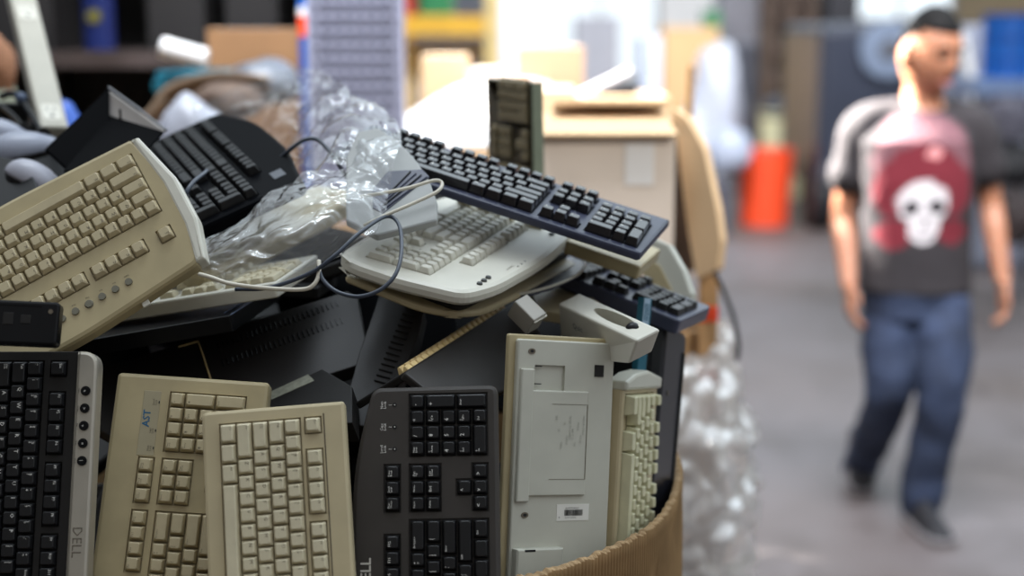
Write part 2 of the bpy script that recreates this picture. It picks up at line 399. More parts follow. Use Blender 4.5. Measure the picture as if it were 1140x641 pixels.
for t, xx in (('Num\nLock', .006), ('Caps\nLock', .028), ('Scroll\nLock', .064)):
    text_obj('lamp_label', t, .0035, xx, .007, .0009, LEG_F, pl)
    bm = bmesh.new(); bx(bm, (xx + .004, .0012, .0009), (.003, .0012, .0008)); obj('lamp', bm, DARK, pl)

# black keyboard with silver strip, left end up
L2 = .46; W2 = .176
K2 = layout(.5)
M = pose((0, W2), (110, 391, 1.745), 'u', (97, 641, 1.695), '-v', (0, 388, 1.745), 'silver strip')
out2 = roundpoly(rect(0, 0, L2, W2 - .022), .001)
r2 = keyboard(M, 'black keyboard with a brushed silver strip and round media buttons, bottom left', BLACK, BLACK_K, LEG_W, L2, W2, .024, K2, .012, .0145, 'low', .005, .0060, out2, bev=.001)
bm = bmesh.new(); plate(bm, roundpoly([(0, 0), (L2, 0), (L2, .0265), (0, .0255)], [.001, .001, .008, .020], 8), -.024, .0025, .004)
st = obj('silver_strip', bm, SILVER, r2, Matrix.Translation((0, W2 - .0255, 0)), smooth=False); st['label'] = 'brushed silver strip'
for k in range(5):
    x = .049 + k * .0212; y = W2 - .0125
    bm = bmesh.new(); cyl(bm, (0, 0, 0), (0, 0, .0020), .0058, 28); cyl(bm, (0, 0, 0), (0, 0, .0030), .0048, 28, .0042)
    b_ = obj('media_button', bm, GLOSS, r2, Matrix.Translation((x, y, .0025)))
    text_obj('button_symbol', '\u00ab>o=|'[k], .005, -.001, -.0018, .0032, LEG_W, b_)
    text_obj('button_label', ('Mute', 'Volume', 'Play', 'Email', 'Home')[k], .0026, x - .003, y - .0092, .0027, DARK, r2)
text_obj('brand_lettering', 'DELL', .0165, .212, W2 - .0192, .0028, mat('embossed_silver', (140, 134, 124), .25, .05, 40, 0, metal=.8), r2)

# small black slab, far left
M = pose((.12, .05), (67, 338, 1.675), '-u', (-45, 333, 1.665), '-v', (71, 387, 1.665), 'slab')
t = empty('black_equipment_cover', M, 'small glossy black plastic slab with a screw, above the silver striped keyboard', 'plastic cover')
bm = bmesh.new(); plate(bm, roundpoly(rect(0, 0, .12, .052), .006), -.022, 0, .003, [roundpoly(rect(.008, .010, .100, .046), .002)], .0012); obj('housing', bm, GLOSS, t)
bm = bmesh.new(); cyl(bm, (.110, .040, -.001), (.110, .040, .0006), .0028, 20); obj('screw', bm, METAL, t)
for k in range(4):
    bm = bmesh.new(); bx(bm, (.022 + k * .02, .030, -.0010), (.012, .014 - .004 * (k % 2), .0014), .0004); obj('raised_rib', bm, BLACK, t)

# ------------------------------------------------------------------ multimedia keyboard at left
L1 = .470; W1 = .206
K1 = layout(1.22, gap=.75)
M = pose((0, 0), (147, 153, 1.875), 'v', (226, 298, 1.805), 'u', (0, 240, 1.85), 'multimedia')
out1 = roundpoly([(0, 0), (.16, -.006), (.31, -.006), (L1, 0), (L1 + .008, W1 * .5), (L1, W1), (.31, W1 + .012), (.16, W1 + .012), (.0, W1), (-.016, W1 * .72), (-.017, W1 * .4)][:], [.008, .02, .02, .008, .02, .01, .02, .02, .01, .02, .02], 4)
def f1(xy): return xy
r1 = keyboard(M, 'large yellowed keyboard with round grey buttons and curved end, lying tilted at left', TAN, TAN_K, LEG_D, L1, W1, .026, K1, .0115, .021, 'tall', .0052, .0056, out1, bev=.006)
bm = bmesh.new(); plate(bm, roundpoly([(-.025, W1 * .4), (-.024, W1 * .72), (-.008, W1 - .001), (.005, W1 - .002), (-.005, W1 * .72), (-.006, W1 * .4), (.004, .002), (-.007, .003)][::-1], .002), -.028, .0010, .0045); obj('lit_end_strip', bm, WHITE, r1)['label'] = 'curved end edge, the light on it painted white'  # white strip stands for the bright light on the end edge
for k in range(8):
    x = .090 + k * .0188; y = .1825
    bm = bmesh.new(); cyl(bm, (0, 0, 0), (0, 0, .003), .0050 if k != 3 else .0062, 24, .0046); b_ = obj('media_button', bm, mat('grey_rubber', (112, 108, 92), .6, .1, 60, 0), r1, Matrix.Translation((x, y, -.0005)))
    text_obj('button_label', ('Mute', 'Vol', 'Vol', 'Play', 'Stop', 'Mail', 'Web', 'Home')[k], .0032, x - .004, y + .0062 - .016, .0003, LEG_D, r1)
bm = bmesh.new(); bx(bm, (.085, W1 + .008, -.012), (.010, .010, .005), .001); obj('folding_foot', bm, WHITE, r1)

# ------------------------------------------------------------------ keyboard seen from below, right of the charcoal one
M = pose((0, .47), (567, 371, 1.80), '-v', (555, 638, 1.785), 'u', (684, 362, 1.885), 'underside')
t = empty('keyboard', M, 'off white keyboard turned to show its underside with a barcode sticker and feet', 'keyboard', 'discarded computer keyboards in the heap')
H7 = .47; W7 = .163
bm = bmesh.new(); plate(bm, roundpoly(rect(0, 0, W7, H7), .004), -.008, 0, .002); obj('case_rim', bm, TAN, t)
bm = bmesh.new(); plate(bm, roundpoly(rect(.010, .055, W7 - .004, H7 - .006), .004), -.003, .0075, .002, [roundpoly(rect(.036, H7 - .070, .082, H7 - .038), .001), roundpoly(rect(.027, H7 - .091, .044, H7 - .080), .0005)], .004); obj('base_shell', bm, LGREY, t)
bm = bmesh.new(); plate(bm, roundpoly(rect(.022, H7 - .292, .125, H7 - .10), .002), .006, .0115, .0025); bmesh.ops.delete(bm, geom=[], context='VERTS')
M2 = Matrix.Translation((0, 0, 0))
# raised wedge along the left edge and sunken foot at the bottom
obj('raised_panel', bm, LGREY, t, Matrix.Translation((-.006, 0, 0)))
bm = bmesh.new(); plate(bm, roundpoly(rect(.014, H7 - .302, .033, H7 - .062), .002), .0, .0125, .002); obj('cable_channel_ridge', bm, LGREY, t)
bm = bmesh.new(); plate(bm, roundpoly(rect(.014, H7 - .440, .085, H7 - .385), .002), .004, .0185, .003); fo = obj('foot', bm, LGREY, t)
bm = bmesh.new(); plate(bm, roundpoly(rect(.026, H7 - .3905, .042, H7 - .3865), .001), .018, .0188, .0003); obj('foot_slot', bm, DARK, fo)
for (x, y) in ((.030, H7 - .030), (.030, H7 - .326)):
    bm = bmesh.new(); cyl(bm, (x, y, .007), (x, y, .0086), .0052, 24); s_ = obj('screw_hole', bm, METAL, t); bm = bmesh.new(); cyl(bm, (x, y, .008), (x, y, .0089), .003, 6); obj('screw', bm, DARK, s_)
bm = bmesh.new(); plate(bm, rect(.128, H7 - .072, .142, H7 - .050), .0070, .0092, .0005); obj('rubber_pad', bm, BLACK, t)
for y in (H7 - .057, H7 - .089):
    bm = bmesh.new(); bx(bm, (.041, y, .0078), (.010, .0018, .0012)); obj('hinge_slot', bm, DARK, t)
bm = bmesh.new(); bx(bm, (.030, H7 - .121, .0082), (.006, .010, .0016)); obj('switch', bm, DARK, t)
bm = bmesh.new()
for seg in ((.062, H7 - .125, .117, H7 - .1245), (.1165, H7 - .262, .117, H7 - .125), (.062, H7 - .262, .117, H7 - .2615)): bx(bm, ((seg[0] + seg[2]) / 2, (seg[1] + seg[3]) / 2, .0117), (seg[2] - seg[0] + .0006, seg[3] - seg[1] + .0002, .0004))
obj('moulded_outline', bm, LEG_F, t)
for k in range(11):
    text_obj('moulded_text', ['MADE IN CHINA', 'FCC ID', 'MODEL', 'CSA', 'INPUT 5V', 'TESTED TO COMPLY', 'CLASS B', 'UL', 'SERIAL', 'CE', 'VDE'][k], .0048, .110 - k * .0042, H7 - .145 - (k * 13 % 5) * .012, .0119, mat('faint_emboss', (166, 166, 154), .4, .02, 40, 0), t, rot=-math.pi / 2)
bm = bmesh.new(); plate(bm, rect(.078, H7 - .338, .128, H7 - .308), .0075, .0080, .0001); sk = obj('barcode_sticker', bm, mat('white_sticker', (226, 224, 216), .5, .03, 40, 0), t)
bm = bmesh.new(); x = .090; rr = random.Random(3)
while x < .118:
    w_ = rr.choice((.0004, .0008, .0012)); bx(bm, (x + w_ / 2, H7 - .3235, .0082), (w_, .011, .0002)); x += w_ + rr.choice((.0004, .0007))
obj('barcode', bm, DARK, sk)
text_obj('sticker_text', 'A052738491', .0042, .091, H7 - .3165, .0083, DARK, sk); text_obj('sticker_text', '1130 06152', .0036, .091, H7 - .3335, .0083, DARK, sk)
text_obj('sticker_text', '9', .005, .081, H7 - .334, .0083, DARK, sk)
bm = bmesh.new(); bx(bm, (.096, H7 - .352, .0077), (.0006, .022, .0004)); obj('moulded_line', bm, LEG_F, t)
for c_ in t.children:
    if c_.name.split('.')[0] not in ('case_rim', 'base_shell'): c_.matrix_local = Matrix.Translation((0, H7, 0)) @ Matrix.Diagonal((1, .70, 1, 1)) @ Matrix.Translation((0, -H7, 0)) @ c_.matrix_local

# beige keyboard turned edge on, at the right rim
K8 = layout(.35, pad=False, old=True, nav=False)
M = pose((0, 0), (694, 431, 1.88), 'u', (684, 609, 1.875), 'v', (738, 408, 2.035), 'edge on')
out8 = roundpoly(rect(-.002, 0, .36, .150), [.004, .004, .004, .004])
r8 = keyboard(M, 'beige keyboard seen almost edge on, tall stepped keys, against the right rim of the bin', BEIGE, mat('yellow_beige_key', (206, 202, 168), .45, .1, 60, .01), LEG_F, 0.34, .150, .024, K8, .010, .010, 'tall', .012, .005, out8, bev=.004)
bm = bmesh.new()
plate(bm, roundpoly([(-.008, -.001), (.004, -.001), (.004, .151), (-.012, .151), (-.022, .09), (-.018, .04)], .003), -.024, .006, .004); obj('end_cap', bm, LGREY, r8)

# black slab beside it
M = pose((0, .45), (743, 358, 2.07), '-v', (722, 590, 2.01), 'u', (768, 364, 2.17), 'black slab')
t = empty('keyboard', M, 'black keyboard on end at the far right of the bin, its smooth underside showing', 'keyboard', 'discarded computer keyboards in the heap')
bm = bmesh.new(); plate(bm, roundpoly(rect(0, 0, .10, .45), [.006, .006, .014, .010]), -.022, 0, .005); obj('case', bm, mat('satin_navy_plastic', (24, 27, 35), .3, .15, 25, .01), t)
for y in (.02, .35): bm = bmesh.new(); cyl(bm, (.03, y, -.001), (.03, y, .0012), .0035, 16); obj('screw', bm, METAL, t)
bm = bmesh.new(); plate(bm, rect(.085, .03, .094, .42), -.001, .002, .0008); obj('rubber_strip', bm, BLACK, t)

# teal cartridge box behind
M = pose((0, .2), (717, 331, 1.99), '-v', (709, 420, 1.985), 'u', (733, 338, 2.02), 'teal')
t = empty('teal_carton', M, 'slim teal carton with a pale blue label stuck upright behind the white device', 'carton')
bm = bmesh.new(); plate(bm, rect(0, 0, .022, .2), -.010, 0, .001); obj('carton_body', bm, TEAL, t)
bm = bmesh.new(); plate(bm, rect(.001, .160, .0165, .199), .0, .0008, .0002); lb = obj('label', bm, PALEB, t)
for k in range(4): bm = bmesh.new(); bx(bm, (.004 + k * .003, .180, .001), (.001, .024, .0003)); obj('print_line', bm, TEAL, lb)

# white wedge shaped device with an oval opening
Mw = pose((0, 0), (621, 338, 1.97), 'u', (708, 379, 1.80), 'v', (645, 325, 1.985), 'white device')
t = empty('white_computer_device', Mw, 'white wedge shaped device with an oval opening and black lens, behind the upturned keyboard', 'electronic device')
Ld = (P(708, 379, 1.80) - P(621, 338, 1.97)).length; Wd_ = .036
ov = [(Ld * .60 + math.cos(2 * math.pi * k / 28) * Ld * .27, Wd_ * .58 + math.sin(2 * math.pi * k / 28) * .010) for k in range(28)]
bm = bmesh.new(); plate(bm, roundpoly([(0, 0), (Ld, 0), (Ld + .002, Wd_), (.0, Wd_)], .004), -.085, 0, .003, [ov], .03)
for v in bm.verts:
    if v.co.z < -.05: v.co.z = -.085 + v.co.x / Ld * .052; v.co.y -= .010; v.co.x += -.018 if v.co.x < Ld / 2 else -.016
obj('housing', bm, WHITE, t)
bm = bmesh.new(); plate(bm, [(x, y) for x, y in ov], -.0302, -.028, .0005); obj('dark_floor', bm, OLIVE, t)
bm = bmesh.new(); bmesh.ops.create_uvsphere(bm, u_segments=20, v_segments=12, radius=.0105, matrix=Matrix.Translation((Ld * .80, Wd_ * .56, -.006))); obj('lens', bm, GLOSS, t, smooth=True)
text_obj('lettering', 'Quic', .013, 0, 0, 0, mat('navy_print', (40, 48, 70), .5, .05, 40, 0), t)
tl = [c for c in t.children if c.name.startswith('lettering')][0]; tl.matrix_local = Matrix.Translation((.043, -.0080, -.0225)) @ Matrix.Rotation(math.radians(90 - 7), 4, 'X')

# small white block left of it
M = pose((0, 0), (573, 335, 1.88), 'u', (589, 326, 1.90), '-v', (594, 364, 1.86), 'white block')
t = empty('white_power_brick', M, 'small white plastic block propped beside the wedge shaped device', 'power adapter')
bm = bmesh.new(); plate(bm, roundpoly(rect(0, -.038, .026, 0), .001), -.03, 0, .0015); obj('brick_body', bm, mat('brick_grey', (168, 164, 156), .45, .08, 20, .01), t)
bm = bmesh.new(); plate(bm, roundpoly(rect(.001, -.040, .028, .001), .002), -.006, -.004, .0008); obj('seam', bm, WHITE, t)

# dark keyboard; the light on its key row is painted in brass colour
M = pose((0, 0), (455, 411, 1.79), 'u', (566, 340, 2.06), '-v', (490, 440, 1.79), 'brass row')
t = empty('keyboard', M, 'charcoal keyboard whose key edges catch the light as a brassy stepped line', 'keyboard', 'discarded computer keyboards in the heap')
LB = (P(566, 340, 2.06) - P(455, 411, 1.79)).length
bm = bmesh.new(); plate(bm, roundpoly([(-.012, 0), (.0, -.06), (.12, -.10), (.30, -.09), (LB + .03, -.03), (LB + .02, 0)], [.004, .02, .05, .05, .02, .004]), -.012, 0, .003); obj('palm_rest', bm, mat('charcoal_satin', (52, 48, 46), .45, .12, 20, .02), t)
bm = bmesh.new(); plate(bm, rect(-.01, 0, LB + .01, .09), -.010, 0, .002); kb = obj('key_bed', bm, BLACK, t, Matrix.Rotation(math.radians(-74), 4, 'X'))
for r_ in range(2):
    for k in range(20 - r_):
        me = cap_mesh(.76, .55, .006 if r_ == 0 else .009, '', (BRASS_LIT, LEG_D), 'low', .004)
        link('key', me, None, kb, Matrix.Translation((.010 + k * (LB - .02) / 19 + r_ * .008, .0075 + r_ * .0135, 0)))

# ------------------------------------------------------------------ white ergonomic keyboard, centre
Lc = .400; Wc = .205
M = pose((Lc, Wc), (524, 331, 1.80), '-u', (642, 247, 2.12), '-v', (366, 281, 1.88), 'white ergonomic')
outc = roundpoly([(0, .03), (.08, -.004), (.20, -.012), (Lc - .02, .0), (Lc, .03), (Lc + .006, Wc * .5), (Lc - .005, Wc - .012), (Lc - .06, Wc + .010), (.2, Wc + .022), (.06, Wc + .012), (0, Wc - .01)], [.03, .03, .03, .02, .02, .02, .02, .03, .05, .03, .02], 5)
lc = layout(.55, old=False, gap=.25)
rc = keyboard(M, 'off white curved keyboard lying almost flat in the centre under the dark cable loop', WHITE, WHITE_K, LEG_F, Lc, Wc, .020, lc, .010, .036, 'tall', .007, .005, outc, bev=.008, sx=.84, skip=lambda x, y, w, h: x < 1.3 and y < 4)
for k in range(10):
    x = (.034 + k * .0125) if k < 7 else (.325 + (k - 7) * .0135)
    bm = bmesh.new(); cyl(bm, (0, 0, 0), (0, 0, .003), .0042, 18, .0036); obj('media_button', bm, mat('dark_rubber', (60, 62, 60), .5, .1, 60, 0), rc, Matrix.Translation((x, (Wc - .016 + .0012 * k) if k < 7 else Wc - .010, -.0005)))
text_obj('small_print', 'KEYTRONIC'[:0] or 'Internet', .006, .262, Wc - .004, .0003, LEG_F, rc)
for k in range(3): bm = bmesh.new(); cyl(bm, (.235 + k * .012, Wc + .004, 0), (.235 + k * .012, Wc + .004, .0006), .0012, 10); obj('indicator_light', bm, LEG_D, rc)
bm = bmesh.new(); bx(bm, (.06, Wc + .012, -.02), (.008, .006, .006), .001); obj('folding_foot', bm, WHITE, rc)

# black board and second beige board below it
M = pose((Lc, Wc), (506, 351, 1.815), '-u', (634, 286, 2.10), '-v', (374, 303, 1.89), 'black under')
t = empty('keyboard', M, 'thin black keyboard sandwiched under the off white curved one', 'keyboard', 'discarded computer keyboards in the heap')
bm = bmesh.new(); plate(bm, roundpoly(rect(.02, .02, .36, .19), .02), -.014, 0, .003); obj('case', bm, BLACK, t)
M = pose((Lc, Wc), (512, 359, 1.83), '-u', (636, 298, 2.10), '-v', (398, 312, 1.895), 'beige under')
t = empty('keyboard', M, 'beige keyboard with a rounded corner, lowest of the three stacked in the centre', 'keyboard', 'discarded computer keyboards in the heap')
bm = bmesh.new(); plate(bm, roundpoly([(.05, .02), (Lc, .02), (Lc + .0, Wc - .05), (Lc - .05, Wc), (.05, Wc)], [.02, .01, .04, .04, .02]), -.010, 0, .004); obj('case', bm, BEIGE, t)

# long blue black keyboard at the top right
Lb = .462; Wb = .150
M = pose((Lb, Wb), (742, 243, 2.03), '-u', (430, 142, 2.11), '-v', (717, 282, 1.90), 'long dark')
lb_ = layout(.5)
rb = keyboard(M, 'long blue black keyboard lying along the top right of the heap, its dark keys glinting', NAVY, NAVY_K, LEG_W, Lb, Wb, .013, lb_, .012, .013, 'tall', .012, .005, roundpoly([(0, 0), (Lb - .004, 0), (Lb + .006, Wb), (0, Wb)], [.01, .006, .003, .01]), bev=.004, skip=lambda x, y, w, h: x < 2.3)

# black split keyboard pushed into the plastic bag
Lk = .440; Wk = .190
M = pose((Lk, Wk), (338, 199, 1.97), '-u', (252, 124, 2.33), '-v', (240, 268, 1.87), 'bagged')
outk = roundpoly([(0, .02), (.10, -.01), (.30, -.01), (Lk, .0), (Lk, Wk), (Lk - .05, Wk + .004), (.30, Wk + .022), (.12, Wk + .022), (0, Wk - .01)], [.02, .03, .03, .01, .012, .03, .05, .05, .02], 5)
lk = layout(.45, old=False, gap=.3)
rk = keyboard(M, 'black curved keyboard lying half inside the clear plastic bag, rows of keys pointing away', mat('deep_black_plastic', (5, 6, 10), .5, .1, 20, 0, spec=.03), BLACK_K, LEG_D, Lk, Wk, .024, lk, .010, .032, 'tall', .011, .005, outk, bev=.006, sx=.96, margin=60, skip=lambda x, y, w, h: x < 2)
bm = bmesh.new(); plate(bm, rect(Lk - .075, Wk - .03, Lk - .045, Wk - .012), 0, .0006, .0001); obj('sticker', bm, mat('grey_sticker', (86, 90, 98), .5, .1, 60, 0), rk)
# ------------------------------------------------------------------ oddments: flat pieces with real thickness on a plane through three points
def plane_at(A, B, C_):
    a, b, c = P(*A), P(*B), P(*C_); n = (b - a).cross(c - a).normalized()
    if n.dot(CAM - a) < 0: n = -n
    return a, n
def hit(pl, px, py):
    r = P(px, py, 1) - CAM; return CAM + r * ((pl[0] - CAM).dot(pl[1]) / r.dot(pl[1]))
def polyslab(name, pts, pl, th, m, parent=None, bev=.0015, rad=.002, off=0):
    "thick board whose outline was read off the photograph; built in its own plane, origin at its centre"
    q = [hit(pl, *p) for p in pts]; o = sum(q, Vector()) / len(q); n = pl[1]
    x = (q[1] - q[0]).normalized(); y = n.cross(x)
    loc = [Vector(((p - o).dot(x), (p - o).dot(y))) for p in q]
    ar = sum(loc[i].x * loc[(i + 1) % len(loc)].y - loc[i].y * loc[(i + 1) % len(loc)].x for i in range(len(loc)))
    if ar < 0: loc = loc[::-1]
    bm = bmesh.new(); plate(bm, roundpoly(loc, rad) if rad else loc, -th + off, off, bev)
    M = basis(x, y, n, o)
    if parent: return obj(name, bm, m, parent, parent.matrix_world.inverted() @ M)
    o_ = obj(name, bm, m); o_.matrix_world = M; bpy.context.view_layer.update(); return o_
def root_at(pl, px, py, label, cat, name, group=None):
    q = hit(pl, px, py); t = empty(name, Matrix.Translation(q), label, cat, group); bpy.context.view_layer.update(); return t
KG = 'discarded computer keyboards in the heap'
def on(pl, px, py, up=0): return hit(pl, px, py) + pl[1] * up

# power strip
a_, b_ = P(12, -60, 2.80), P(61, 141, 2.46)
x = (b_ - a_).normalized(); n = (CAM - (a_ + b_) / 2); n = (n + RT * .55).normalized(); n = (n - x * n.dot(x)).normalized(); y = n.cross(x)
t = empty('power_strip', basis(x, y, n, a_), 'long pale grey power strip standing upright in the top left corner', 'power strip')
Ls = (b_ - a_).length
bm = bmesh.new(); plate(bm, roundpoly(rect(0, -.024, Ls, .024), .006), -.030, 0, .004); obj('strip_body', bm, mat('pale_grey_plastic', (172, 168, 154), .45, .08, 20, .01), t)
for f in (.12, .40, .93):
    bm = bmesh.new(); plate(bm, roundpoly(rect(-.022, -.016, .022, .016), .008), -.001, .0012, .0005); ol = obj('outlet', bm, WHITE, t, Matrix.Translation((Ls * f, 0, 0)))
    for (sx_, sy_) in ((-.008, -.006), (-.008, .006), (.010, 0)):
        bm = bmesh.new(); bx(bm, (sx_, sy_, .0013), (.009, .0025, .0006) if sy_ else (.006, .006, .0006)); obj('slot', bm, DARK, ol)

# black open tray with a grey inner panel
pa = plane_at((122, 97, 2.22), (183, 143, 2.12), (122, 128, 2.20)); pb = plane_at((122, 97, 2.22), (52, 166, 2.10), (110, 140, 2.16))
t = root_at(pa, 120, 150, 'open black plastic tray with a grey inner side, tilted up behind the yellowed keyboard', 'tray', 'black_plastic_tray')
polyslab('inner_panel', [(121, 101), (121, 129), (162, 150), (184, 146)], pa, .004, mat('grey_satin', (186, 180, 176), .5, .1, 20, .01, spec=.2), t)
PITCH_B = mat('matt_black_plastic', (4, 4, 6), .6, .1, 20, 0, spec=.02)
polyslab('side_wall', [(122, 97), (50, 165), (76, 189), (122, 150)], pb, .006, PITCH_B, t)
pr = plane_at((122, 97, 2.215), (183, 143, 2.115), (128, 96, 2.24)); 
bm = bmesh.new(); q = [P(121, 97, 2.21), P(152, 119, 2.16), P(185, 145, 2.105)]; tube(bm, [v - t.location for v in q], .0022, 6); obj('rim', bm, mat('grey_edge', (120, 120, 124), .4, .1, 20, 0), t)
polyslab('floor_panel', [(122, 128), (182, 146), (162, 168), (110, 190), (70, 190)], plane_at((122, 128, 2.19), (182, 146, 2.11), (90, 185, 2.06)), .004, PITCH_B, t)
bm = bmesh.new(); bx(bm, P(134, 128, 2.17) - t.location, (.003, .003, .018)); obj('peg', bm, BLACK, t)

# computer mice and a cast off monitor stand at far left
def mouse(c, sz, rz, tilt, label, m):
    M = Matrix.Translation(c) @ Matrix.Rotation(rz, 4, 'Z') @ Matrix.Rotation(tilt, 4, 'Y')
    t = empty('computer_mouse', M, label, 'computer mouse', 'old computer mice at the far left')
    def shell(z0, z1, k, xr=(-2, 2)):
        bm = bmesh.new(); bmesh.ops.create_uvsphere(bm, u_segments=32, v_segments=20, radius=1)
        for v in bm.verts:
            z = max(v.co.z, z0); v.co.z = min(z, z1) ; v.co = Vector((v.co.x * sz * k, v.co.y * sz * .58 * k * (1 - .12 * v.co.x), v.co.z * sz * .52 * k * (1.05 - .25 * v.co.x)))
        return bm
    obj('shell', shell(-.15, 2, 1), m, t, smooth=True); obj('base', shell(-.45, -.14, .97), BLACK, t, smooth=True)
    bm = bmesh.new(); cyl(bm, (sz * .62, -.004, sz * .36), (sz * .62, .004, sz * .36), .010, 20); obj('scroll_wheel', bm, BLACK, t)
    bm = bmesh.new(); pts = [Vector((sz * x, 0, sz * .52 * (1.05 - .25 * x) * math.sqrt(max(0, 1 - x * x)) + .0005)) for x in (.2, .35, .5, .65, .8, .93)]; tube(bm, pts, .0010, 6); obj('button_gap', bm, DARK, t)
PEARL = mat('pearl_grey_plastic', (146, 150, 166), .3, .06, 20, 0)
mouse(P(2, 152, 2.36), .052, .3, .2, 'pearl grey computer mouse at the left edge, uppermost of three', PEARL)
mouse(P(26, 168, 2.24), .058, .5, -.15, 'pearl grey computer mouse in the middle of the three at the left edge', PEARL)
mouse(P(42, 204, 2.10), .050, .2, .5, 'pale lilac computer mouse resting against the top edge of the yellowed keyboard', mat('lilac_grey_plastic', (160, 160, 172), .35, .06, 20, 0))
t = empty('monitor_stand', P(22, 130, 2.45), 'broken black plastic stand with two thin arms behind the mice', 'stand')
for (p, q, r) in (((2, 118, 2.45), (32, 152, 2.38), .004), ((22, 108, 2.5), (50, 156, 2.4), .0045), ((0, 108, 2.5), (24, 108, 2.5), .006)):
    bm = bmesh.new(); tube(bm, catmull([P(*p) - t.location, (P(*p) + P(*q)) / 2 - t.location + Vector((0, 0, .006)), P(*q) - t.location], 5), r, 8); obj('arm', bm, GLOSS, t)
bm = bmesh.new(); bx(bm, P(12, 128, 2.52) - t.location, (.07, .02, .045), .006); obj('bracket', bm, GLOSS, t)
bm = bmesh.new(); bmesh.ops.create_uvsphere(bm, u_segments=16, v_segments=10, radius=.010, matrix=Matrix.Translation(P(23, 109, 2.49) - t.location)); obj('knob', bm, mat('bluish_plastic', (70, 84, 110), .4, .1, 20, 0), t, smooth=True)
pl = plane_at((0, 170, 2.14), (60, 180, 2.08), (10, 240, 2.02))
tag(polyslab('black_equipment_casing', [(-40, 165), (20, 178), (36, 196), (48, 222), (-40, 262)], pl, .02, GLOSS), 'black plastic casing between the mice and the yellowed keyboard', 'electronic device')

pl = plane_at((-20, 150, 2.50), (115, 150, 2.46), (0, 240, 2.34))
tag(polyslab('black_monitor_back', [(-40, 158), (60, 152), (122, 166), (125, 240), (-40, 270)], pl, .03, GLOSS), 'black monitor back lying under the three mice at the left edge', 'monitor')
# dark boards inside the heap
pl = plane_at((112, 372, 1.90), (258, 351, 1.86), (310, 316, 2.06))
t = root_at(pl, 220, 345, 'glossy black laptop shell under the white cable, its corner edge lit blue', 'laptop', 'laptop_shell')
polyslab('lid', [(60, 385), (256, 351), (310, 316), (200, 300), (60, 345)], pl, .022, GLOSS, t)
for (p, q) in (((250, 349), (296, 321)), ((257, 351), (304, 321))):
    bm = bmesh.new(); tube(bm, [on(pl, *p, .001) - t.location, on(pl, *q, .001) - t.location], .0009, 6); obj('edge_light_streak', bm, mat('blue_light_streak', (150, 165, 200), .3, .05, 40, 0, metal=.8), t)  # light streaks along the corner edge, built as pale blue tubes
pl = plane_at((112, 412, 1.96), (386, 322, 2.02), (408, 402, 1.92))
t = root_at(pl, 260, 400, 'black keyboard lying face down inside the heap with two rows of vent slots', 'keyboard', 'keyboard', KG)
VB = mat('brown_black_plastic', (30, 26, 25), .5, .2, 25, .03)
polyslab('case', [(105, 412), (386, 324), (398, 330), (412, 402), (330, 428), (150, 500), (95, 470)], pl, .024, VB, t)
for r_ in range(2):
    for k in range(26):
        u_ = k / 25; px = 243 + u_ * 132 + r_ * 5; py = 385 - u_ * 47 + r_ * 19
        bm = bmesh.new(); c = on(pl, px, py, .0004) - t.location; n = pl[1]; x = (hit(pl, px + 3, py - 1) - hit(pl, px, py)).normalized(); R = basis(x, n.cross(x), n, Vector()).to_3x3()
        bx(bm, c, (.0022, .012, .0012), .0003, R, 1); obj('vent_slot', bm, GLOSS, t)
bm = bmesh.new(); tube(bm, [on(pl, *p, .002) - t.location for p in ((199, 387), (221, 381), (226, 395), (235, 423))], .0011, 6); obj('wire_bracket', bm, BRASS_LIT, t)
pl = plane_at((436, 322, 2.0), (474, 348, 1.96), (392, 452, 1.86))
t = root_at(pl, 425, 395, 'dark ribbed keyboard back standing between the heap and the charcoal keyboard', 'keyboard', 'keyboard', KG)
polyslab('case', [(425, 320), (472, 345), (466, 372), (424, 478), (378, 470), (400, 392)], pl, .025, VB, t)
for k in range(14):
    c = on(pl, 458 - k * 2.6, 345 + k * 6.2, .0012) - t.location; bm = bmesh.new()
    x = (hit(pl, 470, 350) - hit(pl, 450, 345)).normalized(); n = pl[1]; bx(bm, c, (.020, .0022, .003), .0005, basis(x, n.cross(x), n, Vector()).to_3x3(), 1); obj('rib', bm, BLACK, t)
pl = plane_at((270, 446, 1.90), (346, 414, 1.92), (300, 455, 1.86))
t = root_at(pl, 310, 435, 'black circuit case with a torn pale paper label, behind the compact keyboard', 'electronic device', 'labelled_device')
polyslab('case', [(255, 440), (350, 405), (392, 430), (392, 470), (290, 480)], pl, .03, BLACK, t)
polyslab('paper_label', [(284, 440), (342, 416), (350, 424), (300, 446)], pl, .0006, mat('stained_paper', (150, 150, 134), .7, .3, 120, 0), t, .0001, 0, .0008)
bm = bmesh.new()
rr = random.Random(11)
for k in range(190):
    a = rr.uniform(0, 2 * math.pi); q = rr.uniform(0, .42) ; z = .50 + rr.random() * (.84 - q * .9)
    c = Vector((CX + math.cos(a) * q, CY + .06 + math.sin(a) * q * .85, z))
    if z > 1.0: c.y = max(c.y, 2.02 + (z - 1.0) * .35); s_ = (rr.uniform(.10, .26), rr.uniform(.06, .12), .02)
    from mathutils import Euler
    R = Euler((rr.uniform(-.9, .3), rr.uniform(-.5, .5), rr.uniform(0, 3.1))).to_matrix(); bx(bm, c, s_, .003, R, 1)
h = obj('buried_electronics', bm, mat('dusty_black_plastic', (30, 28, 28), .55, .25, 25, .03)); tag(h, 'jumble of buried black keyboards and casings in the shade inside the bin', 'electronic scrap', kind='stuff')

